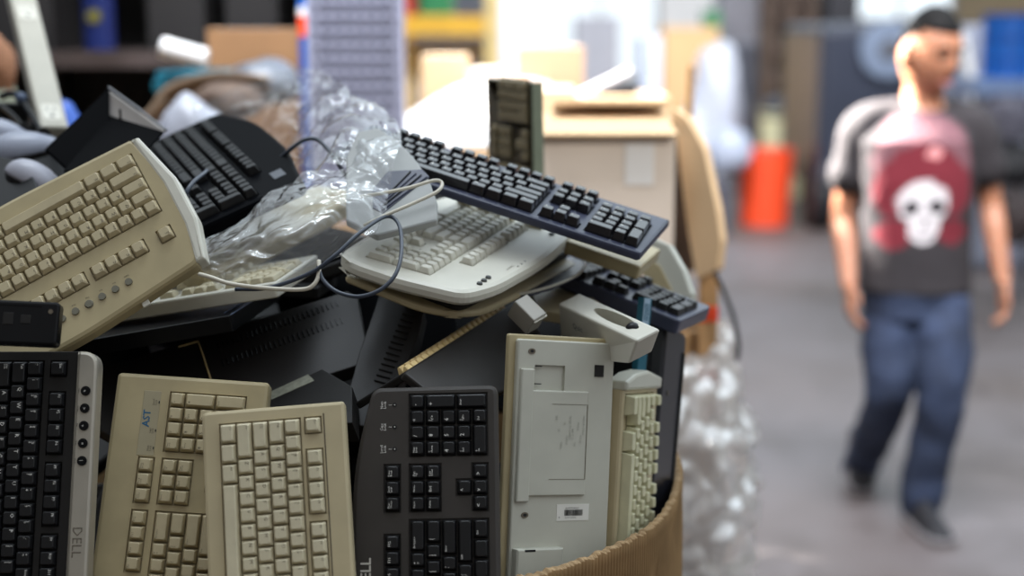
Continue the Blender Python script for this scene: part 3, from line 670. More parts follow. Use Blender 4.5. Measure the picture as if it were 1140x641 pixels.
for pts, d0, lab in ((((80, 320), (345, 268), (372, 420), (90, 450)), 2.20, 'black board added as shade under the white cable'),
                     (((290, 232), (500, 285), (520, 440), (330, 450)), 2.16, 'black board added as shade under the off white curved keyboard'),
                     (((440, 190), (705, 268), (705, 330), (440, 300)), 2.33, 'black board added as shade under the long blue black keyboard'),
                     (((470, 300), (640, 318), (652, 450), (480, 460)), 2.24, 'black board added as shade behind the small white block')):
    pl = plane_at((pts[0][0], pts[0][1], d0 + .1), (pts[1][0], pts[1][1], d0 + .12), (pts[3][0], pts[3][1], d0))  # added black boards that darken the gaps where shade falls
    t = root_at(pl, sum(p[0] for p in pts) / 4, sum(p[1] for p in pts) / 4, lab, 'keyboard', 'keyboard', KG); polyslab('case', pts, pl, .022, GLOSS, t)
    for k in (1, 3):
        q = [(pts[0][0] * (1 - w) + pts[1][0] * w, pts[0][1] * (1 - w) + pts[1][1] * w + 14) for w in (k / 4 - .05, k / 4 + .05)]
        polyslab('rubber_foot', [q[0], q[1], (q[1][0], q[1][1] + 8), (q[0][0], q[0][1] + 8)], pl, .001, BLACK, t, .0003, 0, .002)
# beige boards under the bag
KB = layout(.5, pad=True)
M = pose((.45, 0), (306, 315, 1.86), '-u', (205, 331, 1.90), 'v', (330, 288, 2.0), 'beige below bag')
keyboard(M, 'beige keyboard corner poking out below the clear plastic bag', WHITE, BEIGE_K, LEG_F, .45, .15, .02, KB, .008, .012, 'tall', .006, .005, None, skip=lambda x, y, w, h: x < 14)
M = pose((0, 0), (222, 305, 1.95), 'u', (400, 212, 2.22), 'v', (212, 284, 2.02), 'beige in bag')
t = empty('keyboard', M, 'yellowed keyboard wrapped inside the clear plastic bag', 'keyboard', KG)
bm = bmesh.new(); plate(bm, roundpoly(rect(0, -.01, .36, .09), .01), -.03, 0, .008); obj('case', bm, TAN, t)
bm = bmesh.new(); plate(bm, roundpoly(rect(.02, .03, .34, .08), .004), -.01, .004, .002); obj('key_block', bm, BEIGE_K, t)

# white curved casing right of the bag with a dark bay
pl = plane_at((350, 150, 1.985), (477, 197, 1.925), (440, 240, 1.875))
t = root_at(pl, 440, 215, 'grey white curved keyboard back with a dark ribbed bay, right of the plastic bag', 'keyboard', 'keyboard', KG)
polyslab('case', [(385, 175), (398, 146), (421, 142), (444, 157), (461, 175), (477, 197), (487, 225), (487, 245), (420, 262), (385, 245)], pl, .012, mat('mid_grey_plastic', (158, 160, 158), .5, .08, 20, .01), t, .003, .003)
bay = polyslab('dark_bay', [(415, 211), (432, 191), (470, 189), (478, 197), (426, 238), (415, 232)], pl, .004, NAVY, t, .0005, 0, .0012)
for k in range(4):
    p0 = on(pl, 424 + k * 3, 236 - k * 6.5, .002) - t.location; p1 = on(pl, 475 - k * 6, 198 - k * 2, .002) - t.location
    bm = bmesh.new(); tube(bm, [p0, p1], .0012, 6); obj('bay_rib', bm, GLOSS if k % 2 else NAVY, t)

# right cluster under the long dark keyboard
M = pose((.40, 0), (713, 297, 2.02), '-u', (600, 257, 2.06), 'v', (738, 262, 2.20), 'beige under long')
keyboard(M, 'yellowed keyboard directly beneath the right end of the long blue black one', TAN, BEIGE_K, LEG_F, .30, .12, .020, (KB[0], KB[1], 0), -.155, .006, 'tall', .004, .005, roundpoly(rect(.285, 0, .40, .12), .004), skip=lambda x, y, w, h: x < 14 or y > 4 or x > 21, wells=False)
M = pose((.44, 0), (757, 357, 2.03), '-u', (643, 311, 2.09), 'v', (727, 305, 2.26), 'black pad right')
keyboard(M, 'black keyboard with its number pad corner jutting out over the right side of the bin', NAVY, BLACK_K, LEG_W, .44, .15, .022, (KB[0], KB[1], 0), -.006, .016, 'tall', .009, .005, roundpoly(rect(.22, 0, .44, .15), .008), skip=lambda x, y, w, h: x < 13, wells=False)
pl = plane_at((728, 268, 2.28), (770, 330, 2.22), (735, 315, 2.26))
t = root_at(pl, 750, 310, 'pale grey keyboard edge slanting down at the right end of the heap', 'keyboard', 'keyboard', KG)
polyslab('case', [(722, 262), (744, 272), (760, 300), (769, 326), (768, 352), (757, 352), (735, 310), (712, 292)], pl, .018, LGREY, t, .003)
polyslab('inner_edge', [(718, 285), (735, 296), (757, 340), (752, 348), (712, 300)], pl, .004, TAN, t, .0005, 0, .004)
pl = plane_at((575, 327, 1.98), (650, 293, 2.12), (600, 300, 2.12))
t = root_at(pl, 625, 305, 'thin blue grey wrist tray with a white rim, right of the off white curved keyboard', 'keyboard tray', 'wrist_tray')
polyslab('tray_plate', [(560, 320), (630, 284), (645, 287), (651, 293), (645, 303), (615, 318), (580, 328)], pl, .006, NAVY, t, .001)
bm = bmesh.new(); tube(bm, catmull([on(pl, *p, .001) - t.location for p in ((560, 331), (585, 327), (615, 319), (640, 308), (651, 297), (649, 289), (640, 286))], 6), .0022, 8); obj('rim', bm, WHITE, t, smooth=True)
pl = plane_at((600, 335, 2.06), (645, 315, 2.16), (630, 345, 2.02))
tag(polyslab('beige_plastic_cover', [(590, 322), (625, 312), (652, 325), (672, 340), (640, 352), (600, 345)], pl, .015, BEIGE, rad=.006), 'dull beige plastic cover under the wrist tray, behind the white device', 'plastic cover')
# black pile behind the right end so that nothing shows through
pl = plane_at((700, 400, 2.16), (745, 380, 2.2), (700, 500, 2.12))
tag(polyslab('black_equipment_casing', [(655, 335), (738, 345), (748, 375), (742, 560), (640, 600)], pl, .03, BLACK), 'black casing standing behind the teal carton and the edge on keyboard', 'electronic device')

# upright keyboard on the far side of the heap
M = pose((.43, 0), (592, 93, 2.46), '-u', (594, 205, 2.50), 'v', (538, 87, 2.60), 'upright')
ku = keyboard(M, 'olive brown keyboard standing upright at the back of the heap against the bright background', OLIVE, mat('olive_key', (150, 138, 108), .5, .1, 60, 0), LEG_F, .43, .160, .022, layout(.45), -.003, .012, 'low', .006, .005, roundpoly(rect(.15, 0, .43, .160), .003), skip=lambda x, y, w, h: x < 8)
bm = bmesh.new(); plate(bm, rect(.15, -.0012, .431, -.0002), -.022, 0, .0003); obj('side_face', bm, OLIVE_LIT, ku)  # light on this side is put into the plate's paler colour

# ------------------------------------------------------------------ cables
cable('keyboard_cable', [P(*p) for p in ((262, 322, 1.80), (300, 320, 1.79), (345, 304, 1.78), (372, 285, 1.775), (402, 258, 1.80), (430, 241, 1.85), (444, 250, 1.84), (447, 278, 1.79), (441, 304, 1.76), (424, 322, 1.75), (400, 330, 1.75), (376, 325, 1.76), (360, 312, 1.775), (354, 297, 1.785))], .0026, CABLE_D, 'dark blue grey cable looping over the off white curved keyboard')
cable('keyboard_cable', [P(*p) for p in ((222, 305, 1.80), (236, 309, 1.79), (258, 316, 1.785), (300, 321, 1.78), (337, 322, 1.775), (350, 316, 1.775), (355, 304, 1.78), (355, 290, 1.79))], .0027, CABLE_W, 'white cable running below the plastic bag and curling up at its right')
cable('keyboard_cable', [P(*p) for p in ((204, 232, 1.90), (207, 216, 1.885), (215, 203, 1.90), (227, 193, 1.94), (230, 190, 1.97))], .003, CABLE_D, 'short dark cable end rising over the keys of the bagged black keyboard')
cable('keyboard_cable', [P(*p) for p in ((312, 176, 2.08), (325, 165, 2.06), (338, 156, 2.06), (352, 155, 2.06), (364, 165, 2.04), (376, 182, 2.0), (388, 200, 1.98))], .003, CABLE_D, 'dark cable inside the clear plastic bag')
cable('keyboard_cable', [P(*p) for p in ((400, 219, 1.865), (425, 215, 1.87), (455, 209, 1.88), (483, 201, 1.89), (492, 204, 1.89), (487, 213, 1.875), (465, 224, 1.865), (428, 240, 1.85), (405, 251, 1.85))], .0024, CABLE_W, 'pale cable bent in a narrow loop right of the plastic bag')

# ------------------------------------------------------------------ clear plastic bag
def film_mat(name, milk=.13, gl=.08, k=.32):
    m = bpy.data.materials.new(name); m.use_nodes = True; N = m.node_tree.nodes; L = m.node_tree.links; N.clear()
    out = N.new('ShaderNodeOutputMaterial'); tr = N.new('ShaderNodeBsdfTransparent'); tr.inputs[0].default_value = (.93, .94, .95, 1)
    gg = N.new('ShaderNodeBsdfGlossy'); gg.inputs['Roughness'].default_value = .07; gg.inputs[0].default_value = (1, 1, 1, 1)
    df = N.new('ShaderNodeBsdfDiffuse'); df.inputs[0].default_value = (.85, .86, .88, 1); tl = N.new('ShaderNodeBsdfTranslucent'); tl.inputs[0].default_value = (.85, .86, .88, 1)
    lw = N.new('ShaderNodeLayerWeight'); lw.inputs[0].default_value = .35
    tc_ = N.new('ShaderNodeTexCoord'); n1 = N.new('ShaderNodeTexNoise'); n1.inputs['Scale'].default_value = 22; n1.inputs['Detail'].default_value = 6; n1.inputs['Distortion'].default_value = 1.2
    bp = N.new('ShaderNodeBump'); bp.inputs['Strength'].default_value = .8; bp.inputs['Distance'].default_value = .004
    L.new(tc_.outputs['Object'], n1.inputs['Vector']); L.new(n1.outputs[0], bp.inputs['Height']); L.new(bp.outputs[0], gg.inputs['Normal']); L.new(bp.outputs[0], lw.inputs['Normal'])
    a = N.new('ShaderNodeMixShader'); a.inputs[0].default_value = .5; L.new(df.outputs[0], a.inputs[1]); L.new(tl.outputs[0], a.inputs[2])
    b = N.new('ShaderNodeMixShader'); b.inputs[0].default_value = milk; L.new(tr.outputs[0], b.inputs[1]); L.new(a.outputs[0], b.inputs[2])
    mm = N.new('ShaderNodeMath'); mm.operation = 'MULTIPLY_ADD'; mm.inputs[1].default_value = k; mm.inputs[2].default_value = gl * .5; L.new(lw.outputs['Facing'], mm.inputs[0])
    c = N.new('ShaderNodeMixShader'); L.new(mm.outputs[0], c.inputs[0]); L.new(b.outputs[0], c.inputs[1]); L.new(gg.outputs[0], c.inputs[2]); L.new(c.outputs[0], out.inputs[0]); return m
FILM = film_mat('clear_plastic_film')
def crumple(bm, grid, nu, nv, amp, sc, seed):
    R = len(grid); Cc = len(grid[0])
    def cr1(a, b, c, d, t): return 0.5 * ((2 * b) + (c - a) * t + (2 * a - 5 * b + 4 * c - d) * t * t + (3 * b - a - 3 * c + d) * t ** 3)
    def ev(arr, t):
        i = min(int(t), len(arr) - 2); f = t - i; g_ = lambda k: arr[max(0, min(len(arr) - 1, k))]; return cr1(g_(i - 1), g_(i), g_(i + 1), g_(i + 2), f)
    V = []
    pts = []
    for j in range(nv + 1):
        tv = j / nv * (R - 1); rowp = [ev([grid[r][c] for r in range(R)], tv) for c in range(Cc)]
        pts.append([ev(rowp, i / nu * (Cc - 1)) for i in range(nu + 1)])
    for j in range(nv + 1):
        row = []
        for i in range(nu + 1):
            p = pts[j][i]; du = pts[j][min(i + 1, nu)] - pts[j][max(i - 1, 0)]; dv = pts[min(j + 1, nv)][i] - pts[max(j - 1, 0)][i]; n = du.cross(dv)
            n = n.normalized() if n.length > 1e-9 else -FW
            q = p * sc + Vector((seed, 0, 0)); w = noise.noise_vector(q * .7) * .8; q2 = q + w
            d = (1 - 2 * abs(noise.noise(q2))) * .6 + (1 - 2 * abs(noise.noise(q2 * 2.3 + Vector((9, 3, 1))))) * .3 + (1 - 2 * abs(noise.noise(q2 * 5.1 + Vector((2, 8, 4))))) * .16
            off = n * (d - .4) * amp + noise.noise_vector(q * 1.6) * amp * .5
            row.append(bm.verts.new(p + off))
        V.append(row)
    for j in range(nv):
        for i in range(nu): bm.faces.new((V[j][i], V[j][i + 1], V[j + 1][i + 1], V[j + 1][i]))
bm = bmesh.new()
G = lambda rows: [[P(*p) for p in r] for r in rows]
crumple(bm, G([
 [(212, 122, 2.46), (262, 100, 2.46), (318, 77, 2.42), (352, 78, 2.36), (388, 98, 2.24), (428, 118, 2.14)],
 [(222, 150, 2.46), (270, 122, 2.46), (325, 102, 2.38), (370, 108, 2.22), (408, 126, 2.08), (444, 138, 2.0)],
 [(262, 180, 2.42), (300, 160, 2.36), (345, 148, 2.16), (385, 152, 2.0), (417, 163, 1.93), (442, 176, 1.90)],
 [(300, 212, 2.12), (335, 197, 2.02), (362, 188, 1.96), (388, 186, 1.93), (412, 194, 1.885), (432, 204, 1.87)]]), 120, 90, .017, 10, 0)
crumple(bm, G([
 [(222, 268, 1.885), (275, 236, 1.90), (335, 197, 1.94), (370, 186, 1.93), (407, 191, 1.885), (432, 206, 1.87)],
 [(220, 288, 1.85), (270, 265, 1.84), (330, 235, 1.84), (372, 220, 1.845), (402, 224, 1.845), (428, 236, 1.85)],
 [(226, 305, 1.83), (262, 295, 1.81), (310, 275, 1.80), (352, 262, 1.81), (388, 260, 1.83), (414, 262, 1.83)],
 [(240, 320, 1.82), (258, 314, 1.815), (300, 296, 1.81), (332, 300, 1.81), (362, 292, 1.83), (388, 284, 1.85)]]), 110, 80, .010, 14, 30)
bag = obj('clear_plastic_bag', bm, FILM, smooth=True)
tag(bag, 'crumpled clear plastic bag around the black curved keyboard on top of the heap', 'plastic bag')
# ------------------------------------------------------------------ the hall
FLOOR = bpy.data.materials.new('stained_concrete'); FLOOR.use_nodes = True
N = FLOOR.node_tree.nodes; L = FLOOR.node_tree.links; b = N['Principled BSDF']
t_ = N.new('ShaderNodeTexCoord')
def nz(sc, det=6, dist=0):
    n = N.new('ShaderNodeTexNoise'); n.inputs['Scale'].default_value = sc; n.inputs['Detail'].default_value = det; n.inputs['Distortion'].default_value = dist; L.new(t_.outputs['Object'], n.inputs['Vector']); return n
n1 = nz(.55, 6, .6); r1_ = N.new('ShaderNodeValToRGB'); r1_.color_ramp.elements[0].position = .36; r1_.color_ramp.elements[1].position = .66
r1_.color_ramp.elements[0].color = (*lin((86, 76, 72)), 1); r1_.color_ramp.elements[1].color = (*lin((104, 98, 100)), 1)
n2 = nz(2.6, 8, 1.5); r2_ = N.new('ShaderNodeValToRGB'); r2_.color_ramp.elements[0].position = .30; r2_.color_ramp.elements[1].position = .56
r2_.color_ramp.elements[0].color = (.52, .45, .40, 1); r2_.color_ramp.elements[1].color = (1, 1, 1, 1)
mx = N.new('ShaderNodeMixRGB'); mx.blend_type = 'MULTIPLY'; mx.inputs[0].default_value = .7
L.new(n1.outputs[0], r1_.inputs[0]); L.new(n2.outputs[0], r2_.inputs[0]); L.new(r1_.outputs[0], mx.inputs[1]); L.new(r2_.outputs[0], mx.inputs[2]); L.new(mx.outputs[0], b.inputs['Base Color'])
r3_ = N.new('ShaderNodeMapRange'); r3_.inputs[3].default_value = .38; r3_.inputs[4].default_value = .7; L.new(n2.outputs[0], r3_.inputs[0]); L.new(r3_.outputs[0], b.inputs['Roughness'])
def bxo(name, lo, hi, m, parent=None, bev=0):
    lo = Vector(lo); hi = Vector(hi); bm = bmesh.new(); bx(bm, (0, 0, 0), tuple(hi - lo), bev); o = obj(name, bm, m); o.location = (lo + hi) / 2
    if parent: o.parent = parent; o.matrix_parent_inverse = parent.matrix_world.inverted()
    return o
struct(bxo('floor', (-12, -2.5, -.1), (14, 26.2, 0), FLOOR))
BW = 26.0
def zpy(py, d):   # height seen at a photo row d metres down the lens axis
    return P(570, py, d).z
WALLT = mat('tan_painted_wall', (196, 178, 148), .8, .12, 1.2, .01)
WALLG = mat('grey_painted_wall', (150, 154, 166), .8, .15, .8, .01)
def X(px, y): return (px - 570) / FPX * (y / math.cos(PITCH)) * 1.0
# back wall with two openings (built as one shell with holes), then their windows
def yd(y, px, py):  # point of a sight line at world y
    r = P(px, py, 1) - CAM; return CAM + r * (y / r.y)
w1 = (yd(BW, 946, 22), yd(BW, 1062, 0)); w2 = (yd(BW, 604, 88), yd(BW, 732, 0))
bm = bmesh.new()
xs = [-12, w2[0].x, w2[1].x, w1[0].x, w1[1].x, 14]; zb2, zb1 = w2[0].z, w1[0].z; zt = 3.4
for (a, c, z0, z1) in ((-12, xs[1], 0, 5), (xs[1], xs[2], 0, zb2), (xs[1], xs[2], zt, 5), (xs[2], xs[3], 0, 5), (xs[3], xs[4], 0, zb1), (xs[3], xs[4], zt, 5), (xs[4], 14, 0, 5)):
    bx(bm, ((a + c) / 2, BW + .1, (z0 + z1) / 2), (c - a, .2, z1 - z0))
bmesh.ops.remove_doubles(bm, verts=bm.verts, dist=.0005)
struct(obj('wall_back', bm, WALLG))
GLASS = mat('window_glass', (255, 255, 255), .05, 0, 10, 0, trans=1); 
g_ = GLASS.node_tree.nodes['Principled BSDF']; g_.inputs['IOR'].default_value = 1.02
FRAME = mat('white_window_frame', (214, 214, 210), .5, .05, 10, 0)
for k, (a, c, z0) in enumerate(((xs[3], xs[4], zb1), (xs[1], xs[2], zb2))):
    wf = empty('window_%d' % (k + 1), ((a + c) / 2, BW, z0)); struct(wf)
    bm = bmesh.new()
    for q in (a, (a + c) / 2, c): bx(bm, (q - (a + c) / 2, .1, (zt - z0) / 2), (.06, .12, zt - z0))
    for q in (0, (zt - z0)): bx(bm, (0, .1, q), (c - a, .12, .06))
    struct(obj('window_frame', bm, FRAME, wf)); bm = bmesh.new(); bx(bm, (0, .1, (zt - z0) / 2), (c - a, .01, zt - z0)); struct(obj('window_pane', bm, GLASS, wf))
struct(bxo('wall_left', (-12.2, -2.5, 0), (-12, 26.2, 5), WALLG)); struct(bxo('wall_right', (14, -2.5, 0), (14.2, 26.2, 5), WALLT))
# tan panelling on the right half of the back wall
p0, p1 = yd(BW, 1000, 30).x, 14
struct(bxo('trim_1', (xs[4] + .03, BW - .06, 1.75), (p1, BW - .005, 5), WALLT))
YEL = mat('yellow_enamel', (250, 196, 60), .45, .08, 6, 0); 
YELW = mat('pale_yellow_enamel', (246, 220, 150), .45, .08, 6, 0)
GREENP = mat('green_plastic', (40, 140, 84), .5, .1, 10, 0); REDP = mat('red_plastic', (196, 48, 50), .5, .1, 10, 0)
ORANGE = mat('orange_plastic', (238, 78, 40), .45, .08, 6, 0); BLUEP = mat('blue_plastic', (22, 84, 170), .4, .1, 6, 0)
BLUED = mat('deep_blue_plastic', (10, 26, 78), .4, .1, 6, 0)
WHT = mat('white_paint', (232, 232, 232), .55, .06, 6, 0); GRYL = mat('light_grey_paint', (170, 172, 182), .55, .1, 6, 0)
GRYD = mat('dark_grey_paint', (74, 76, 84), .5, .2, 4, 0); BLK = mat('black_rubber', (26, 27, 32), .6, .2, 10, 0)
CARDL = mat('light_cardboard', (206, 176, 138), .85, .1, 5, .01); CARDG = mat('greyish_cardboard', (226, 214, 202), .85, .1, 5, .01)
WOOD = mat('raw_wood', (190, 150, 104), .75, .2, 14, .01); RACKD = mat('dark_rack_paint', (19, 17, 18), .6, .3, 5, 0)
BROWNJ = mat('rusty_brown', (96, 78, 66), .7, .35, 12, .01)

# a second bulk bin with film round it, right behind the first, and cartons on it
def oct_bin(name, c, r, h, label, m=CARD):
    bm = bmesh.new(); pts = [(math.cos(a) * r, math.sin(a) * r) for a in [math.pi / 8 + math.pi / 4 * k for k in range(8)]]
    plate(bm, pts, 0, h, .004, [[(x * .97, y * .97) for x, y in pts]], h - .05); o = obj(name, bm, m); o.location = c; return tag(o, label, 'cardboard box')
b2c = Vector((-.02, 3.30, 0)); oct_bin('cardboard_bulk_box', b2c, .50, 1.03, 'second brown cardboard bulk bin directly behind the keyboard bin, wrapped in clear film')
for k, z in enumerate((.06,)):
    bm = bmesh.new()
    for i in range(5): bx(bm, (0, -.5 + i * .25, .0), (1.1, .09, .02))
bm.free()
grid = []
for j in range(7):
    z = 1.0 - j * .165; row = []
    for i in range(15):
        a = -math.pi * .72 + i / 14 * math.pi * 1.05; r = .525 + (.015 + .16 * max(0, (1.0 - z)) ** 1.0 * (.6 + .4 * math.sin(i * 1.7))) * (1 if i > 4 else .3)
        r = .530 + .10 * min(1, max(0, (1.0 - z) / .30)) * (1 if i > 4 else .2) * (.75 + .25 * math.sin(i * 1.9)) ; row.append(Vector((b2c.x + math.cos(a) * r, b2c.y + math.sin(a) * r, max(z, .01))))
    grid.append(row)
bm = bmesh.new(); crumple(bm, grid, 180, 110, .030, 11, 60)
for v in bm.verts: v.co.z = max(v.co.z, .006)
FILM2 = film_mat('stretch_film', .8, .3, .6)
tag(obj('stretch_film_wrap', bm, FILM2, smooth=True), 'shiny clear stretch film hanging in folds round the second cardboard bin', 'plastic film')
# carton on it
def carton(name, lo, hi, m, label, group=None, flaps=True, rz=0, tape=True, cat='carton'):
    lo = Vector(lo); hi = Vector(hi); c = Vector(((lo.x + hi.x) / 2, (lo.y + hi.y) / 2, lo.z)); s = hi - lo
    t = empty(name, Matrix.Translation(c) @ Matrix.Rotation(rz, 4, 'Z'), label, cat, group)
    bm = bmesh.new(); plate(bm, rect(-s.x / 2, -s.y / 2, s.x / 2, s.y / 2), 0, s.z, .003, [rect(-s.x / 2 + .006, -s.y / 2 + .006, s.x / 2 - .006, s.y / 2 - .006)] if flaps else [], s.z * .9); obj('carton_body', bm, m, t)
    if flaps:
        for (sx_, sy_) in ((1, 0), (-1, 0), (0, 1), (0, -1)):
            w = (s.y if sx_ else s.x) * .94; d_ = .5 * min(s.x, s.y) * .8; bm = bmesh.new(); bx(bm, (d_ / 2, 0, 0), (d_, w, .004))
            f = obj('flap', bm, m, t); f.matrix_local = Matrix.Translation((sx_ * s.x / 2, sy_ * s.y / 2, s.z)) @ Matrix.Rotation(math.atan2(sy_, sx_), 4, 'Z') @ Matrix.Rotation(.5 + .35 * (sx_ + sy_ * .5), 4, 'Y')
    elif tape:
        bm = bmesh.new(); bx(bm, (0, 0, s.z + .0006), (s.x, .05, .001)); obj('tape', bm, GRYL, t)
    return t
a, c = yd(3.05, 602, 308), yd(3.05, 752, 148)
t = carton('greyish_carton', (a.x, 3.05, 1.034), (c.x, 3.50, c.z), CARDG, 'large greyish cardboard carton with a white paper label on top of the second bin', flaps=False)
lp = yd(3.049, 712, 183); bm = bmesh.new(); bx(bm, lp - t.location, (.062, .002, .088)); obj('paper_label', bm, WHT, t)
bm = bmesh.new(); q = [(-.20, -.02, 0), (.20, -.02, 0)]
bx(bm, Vector((0, -.10, c.z - t.location.z + .012)), ((c.x - a.x) * 1.02, .30, .005), 0, Matrix.Rotation(.10, 3, 'X')); obj('flap', bm, CARDL, t)
bm = bmesh.new(); bx(bm, Vector((.02, .12, c.z - t.location.z + .034)), ((c.x - a.x) * .9, .34, .005), 0, Matrix.Rotation(-.12, 3, 'X')); obj('flap', bm, CARDL, t)
# tall bent cardboard sheet to its right
pl = plane_at((755, 200, 3.12), (802, 200, 3.02), (760, 300, 3.12))
cs = polyslab('bent_cardboard_sheet', [(748, 120), (765, 132), (783, 165), (798, 235), (802, 268), (798, 300), (775, 312), (766, 260), (757, 190)], pl, .02, CARDL, rad=.006)
tag(cs, 'bent light brown cardboard sheet standing at the right of the greyish carton', 'cardboard')
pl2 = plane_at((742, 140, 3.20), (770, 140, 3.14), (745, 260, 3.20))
tag(polyslab('gap_shade_sheet', [(734, 140), (754, 135), (772, 230), (778, 300), (745, 305)], pl2, .02, BROWNJ), 'dark sheet standing for the shade between carton and bent sheet', 'cardboard')  # dark sheet placed as the shade in the gap
# post with orange marks
pst = empty('wooden_post', yd(3.06, 789, 305).xy.to_3d() , 'upright wooden post with two orange bands beside the second bin', 'post')
pz = yd(3.06, 789, 298).z
bm = bmesh.new(); bx(bm, (0, 0, pz / 2), (.040, .03, pz), .002); obj('post_body', bm, WOOD, pst)
for py, hh in ((350, .035), (418, .024)):
    z = yd(3.04, 789, py).z; bm = bmesh.new(); bx(bm, (0, 0, z), (.0425, .0325, hh), .001); obj('orange_band', bm, ORANGE, pst)
cable('hanging_strap', [yd(3.0, 795, 302), yd(3.0, 806, 325), yd(3.0, 817, 355), yd(3.0, 822, 385), yd(3.0, 820, 402)], .005, BLK, 'thin black strap hanging beside the banded wooden post', 'strap')

# sunlit heap in the middle distance, between lattice crate and olive keyboard
def cb(px0, py0, px1, py1, y, dy, m, label, name='carton', z0=None, flaps=False, rz=0, cat='carton', group=None):
    a, c = yd(y, px0, py1), yd(y, px1, py0); return carton(name, (a.x, y, a.z if z0 is None else z0), (c.x, y + dy, c.z), m, label, group, flaps, rz, cat=cat)
tb = empty('work_table', (.09, 4.96, 0), 'long wooden work table under the sunlit cartons', 'table')
tz = yd(4.6, 600, 165).z
bm = bmesh.new(); bx(bm, (0, 0, tz - .02), (.92, .72, .04), .004); obj('table_top', bm, CARDL, tb)
for sx_ in (-.41, .41):
    for sy_ in (-.3, .3): bm = bmesh.new(); bx(bm, (sx_, sy_, (tz - .04) / 2), (.07, .07, tz - .04)); obj('leg', bm, WOOD, tb)
pl = plane_at((448, 157, 4.60), (625, 157, 4.60), (540, 83, 5.08))
tag(polyslab('sun_catch_sheet', [(448, 160), (452, 128), (492, 104), (520, 92), (580, 84), (612, 92), (630, 130), (632, 160)], pl, .012, WHT), 'white sheet added on the work table, sloped to catch the sunbeam', 'paper')  # added sloping sheet that catches the sunbeam and burns out white
cb(562, 100, 640, 160, 4.66, .30, CARDL, 'light brown carton in full sun behind the olive keyboard', z0=tz)
cb(648, 108, 745, 160, 4.60, .35, CARDL, 'low light brown carton at the right end of the work table', z0=tz, flaps=False)
cb(470, 62, 520, 165, 5.12, .25, CARDL, 'tall carton at the back of the work table, above the white one', z0=tz)
cb(575, 52, 650, 165, 5.10, .3, mat('tan_kraft', (176, 146, 118), .85, .1, 5, 0), 'tan kraft carton at the back of the work table', z0=tz)
cb(520, 78, 575, 165, 5.14, .25, CARDG, 'small greyish carton between two taller ones on the work table', z0=tz)
# chair like black and grey parts on the carton
t = empty('office_chair_part', yd(4.8, 672, 108), 'grey and black office chair seat lying on the cartons right of centre', 'chair')
bm = bmesh.new(); bx(bm, (0, 0, .045), (.20, .16, .018), .008, Matrix.Rotation(-.45, 3, 'Y')); obj('seat', bm, GRYL, t)
bm = bmesh.new(); bx(bm, (.045, 0, .02), (.13, .14, .03), .01, Matrix.Rotation(-.2, 3, 'Y')); obj('seat_underside', bm, BLK, t)
# thin wooden stick and white bags to the right
cable('wooden_stick', [Vector((yd(3.45, 768, 125).x, 3.45, .98)), yd(3.45, 768, 125), yd(3.45, 770, 72)], .009, WOOD, 'short brown stick poking up behind the bent cardboard sheet', 'stick')

def blob(name, px, py, y, rx, rz_, m, label, cat='plastic bag', ry=None, seed=0, amp=.25, sc=4, group=None, base=None):
    c = yd(y, px, py); bm = bmesh.new(); bmesh.ops.create_icosphere(bm, subdivisions=4, radius=1)
    for v in bm.verts:
        n = noise.noise(v.co * 1.3 + Vector((seed, 0, 0))) * .8 + (.5 - abs(noise.noise(v.co * sc + Vector((seed, 4, 0))))) * .5
        k = 1 + amp * n; v.co = Vector((v.co.x * rx * k, v.co.y * (ry or rx) * k, v.co.z * rz_ * k))
        if base is not None: v.co.z = max(v.co.z, base - c.z)
    o = obj(name, bm, m, smooth=True); o.location = c; return tag(o, label, cat, group)
WBAG = mat('white_bag_film', (176, 180, 192), .35, .15, 8, .03, bscale=40)
# white rack with bags on it in the distance (x 730..850)
t = empty('metal_table', (yd(12.3, 768, 0).x, 12.3, 0), 'grey metal table carrying white bags beyond the bent cardboard sheet', 'table')
tz2 = yd(12.0, 800, 192).z
bm = bmesh.new(); bx(bm, (0, 0, tz2 / 2 + .05), (.52, .6, tz2 - .1)); obj('cart_body', bm, GRYD, t); bm = bmesh.new(); bx(bm, (0, 0, tz2 - .02), (.62, .7, .04)); obj('table_top', bm, GRYL, t)
for sx_ in (-.24, .24):
    for sy_ in (-.28, .28): bm = bmesh.new(); bx(bm, (sx_, sy_, tz2 / 2 - .02), (.05, .05, tz2 - .04)); obj('leg', bm, BLK, t)
blob('white_plastic_bag', 770, 160, 12.2, .20, .27, WBAG, 'pale bag left of two on the grey metal table', seed=1, base=tz2)
blob('white_plastic_bag', 797, 118, 12.4, .22, .52, WBAG, 'tall white bag upright on the grey metal table', seed=5, base=tz2)
blob('white_plastic_bag', 812, 168, 12.0, .17, .2, mat('silver_bag', (170, 178, 196), .3, .2, 8, .02), 'silvery grey bag slumped at the right edge of the metal table', seed=9, base=tz2)
t = cb(788, 205, 812, 247, 11.5, .3, mat('dark_carton', (70, 70, 84), .6, .2, 6, 0), 'dark box standing in front of the grey metal table', z0=0)
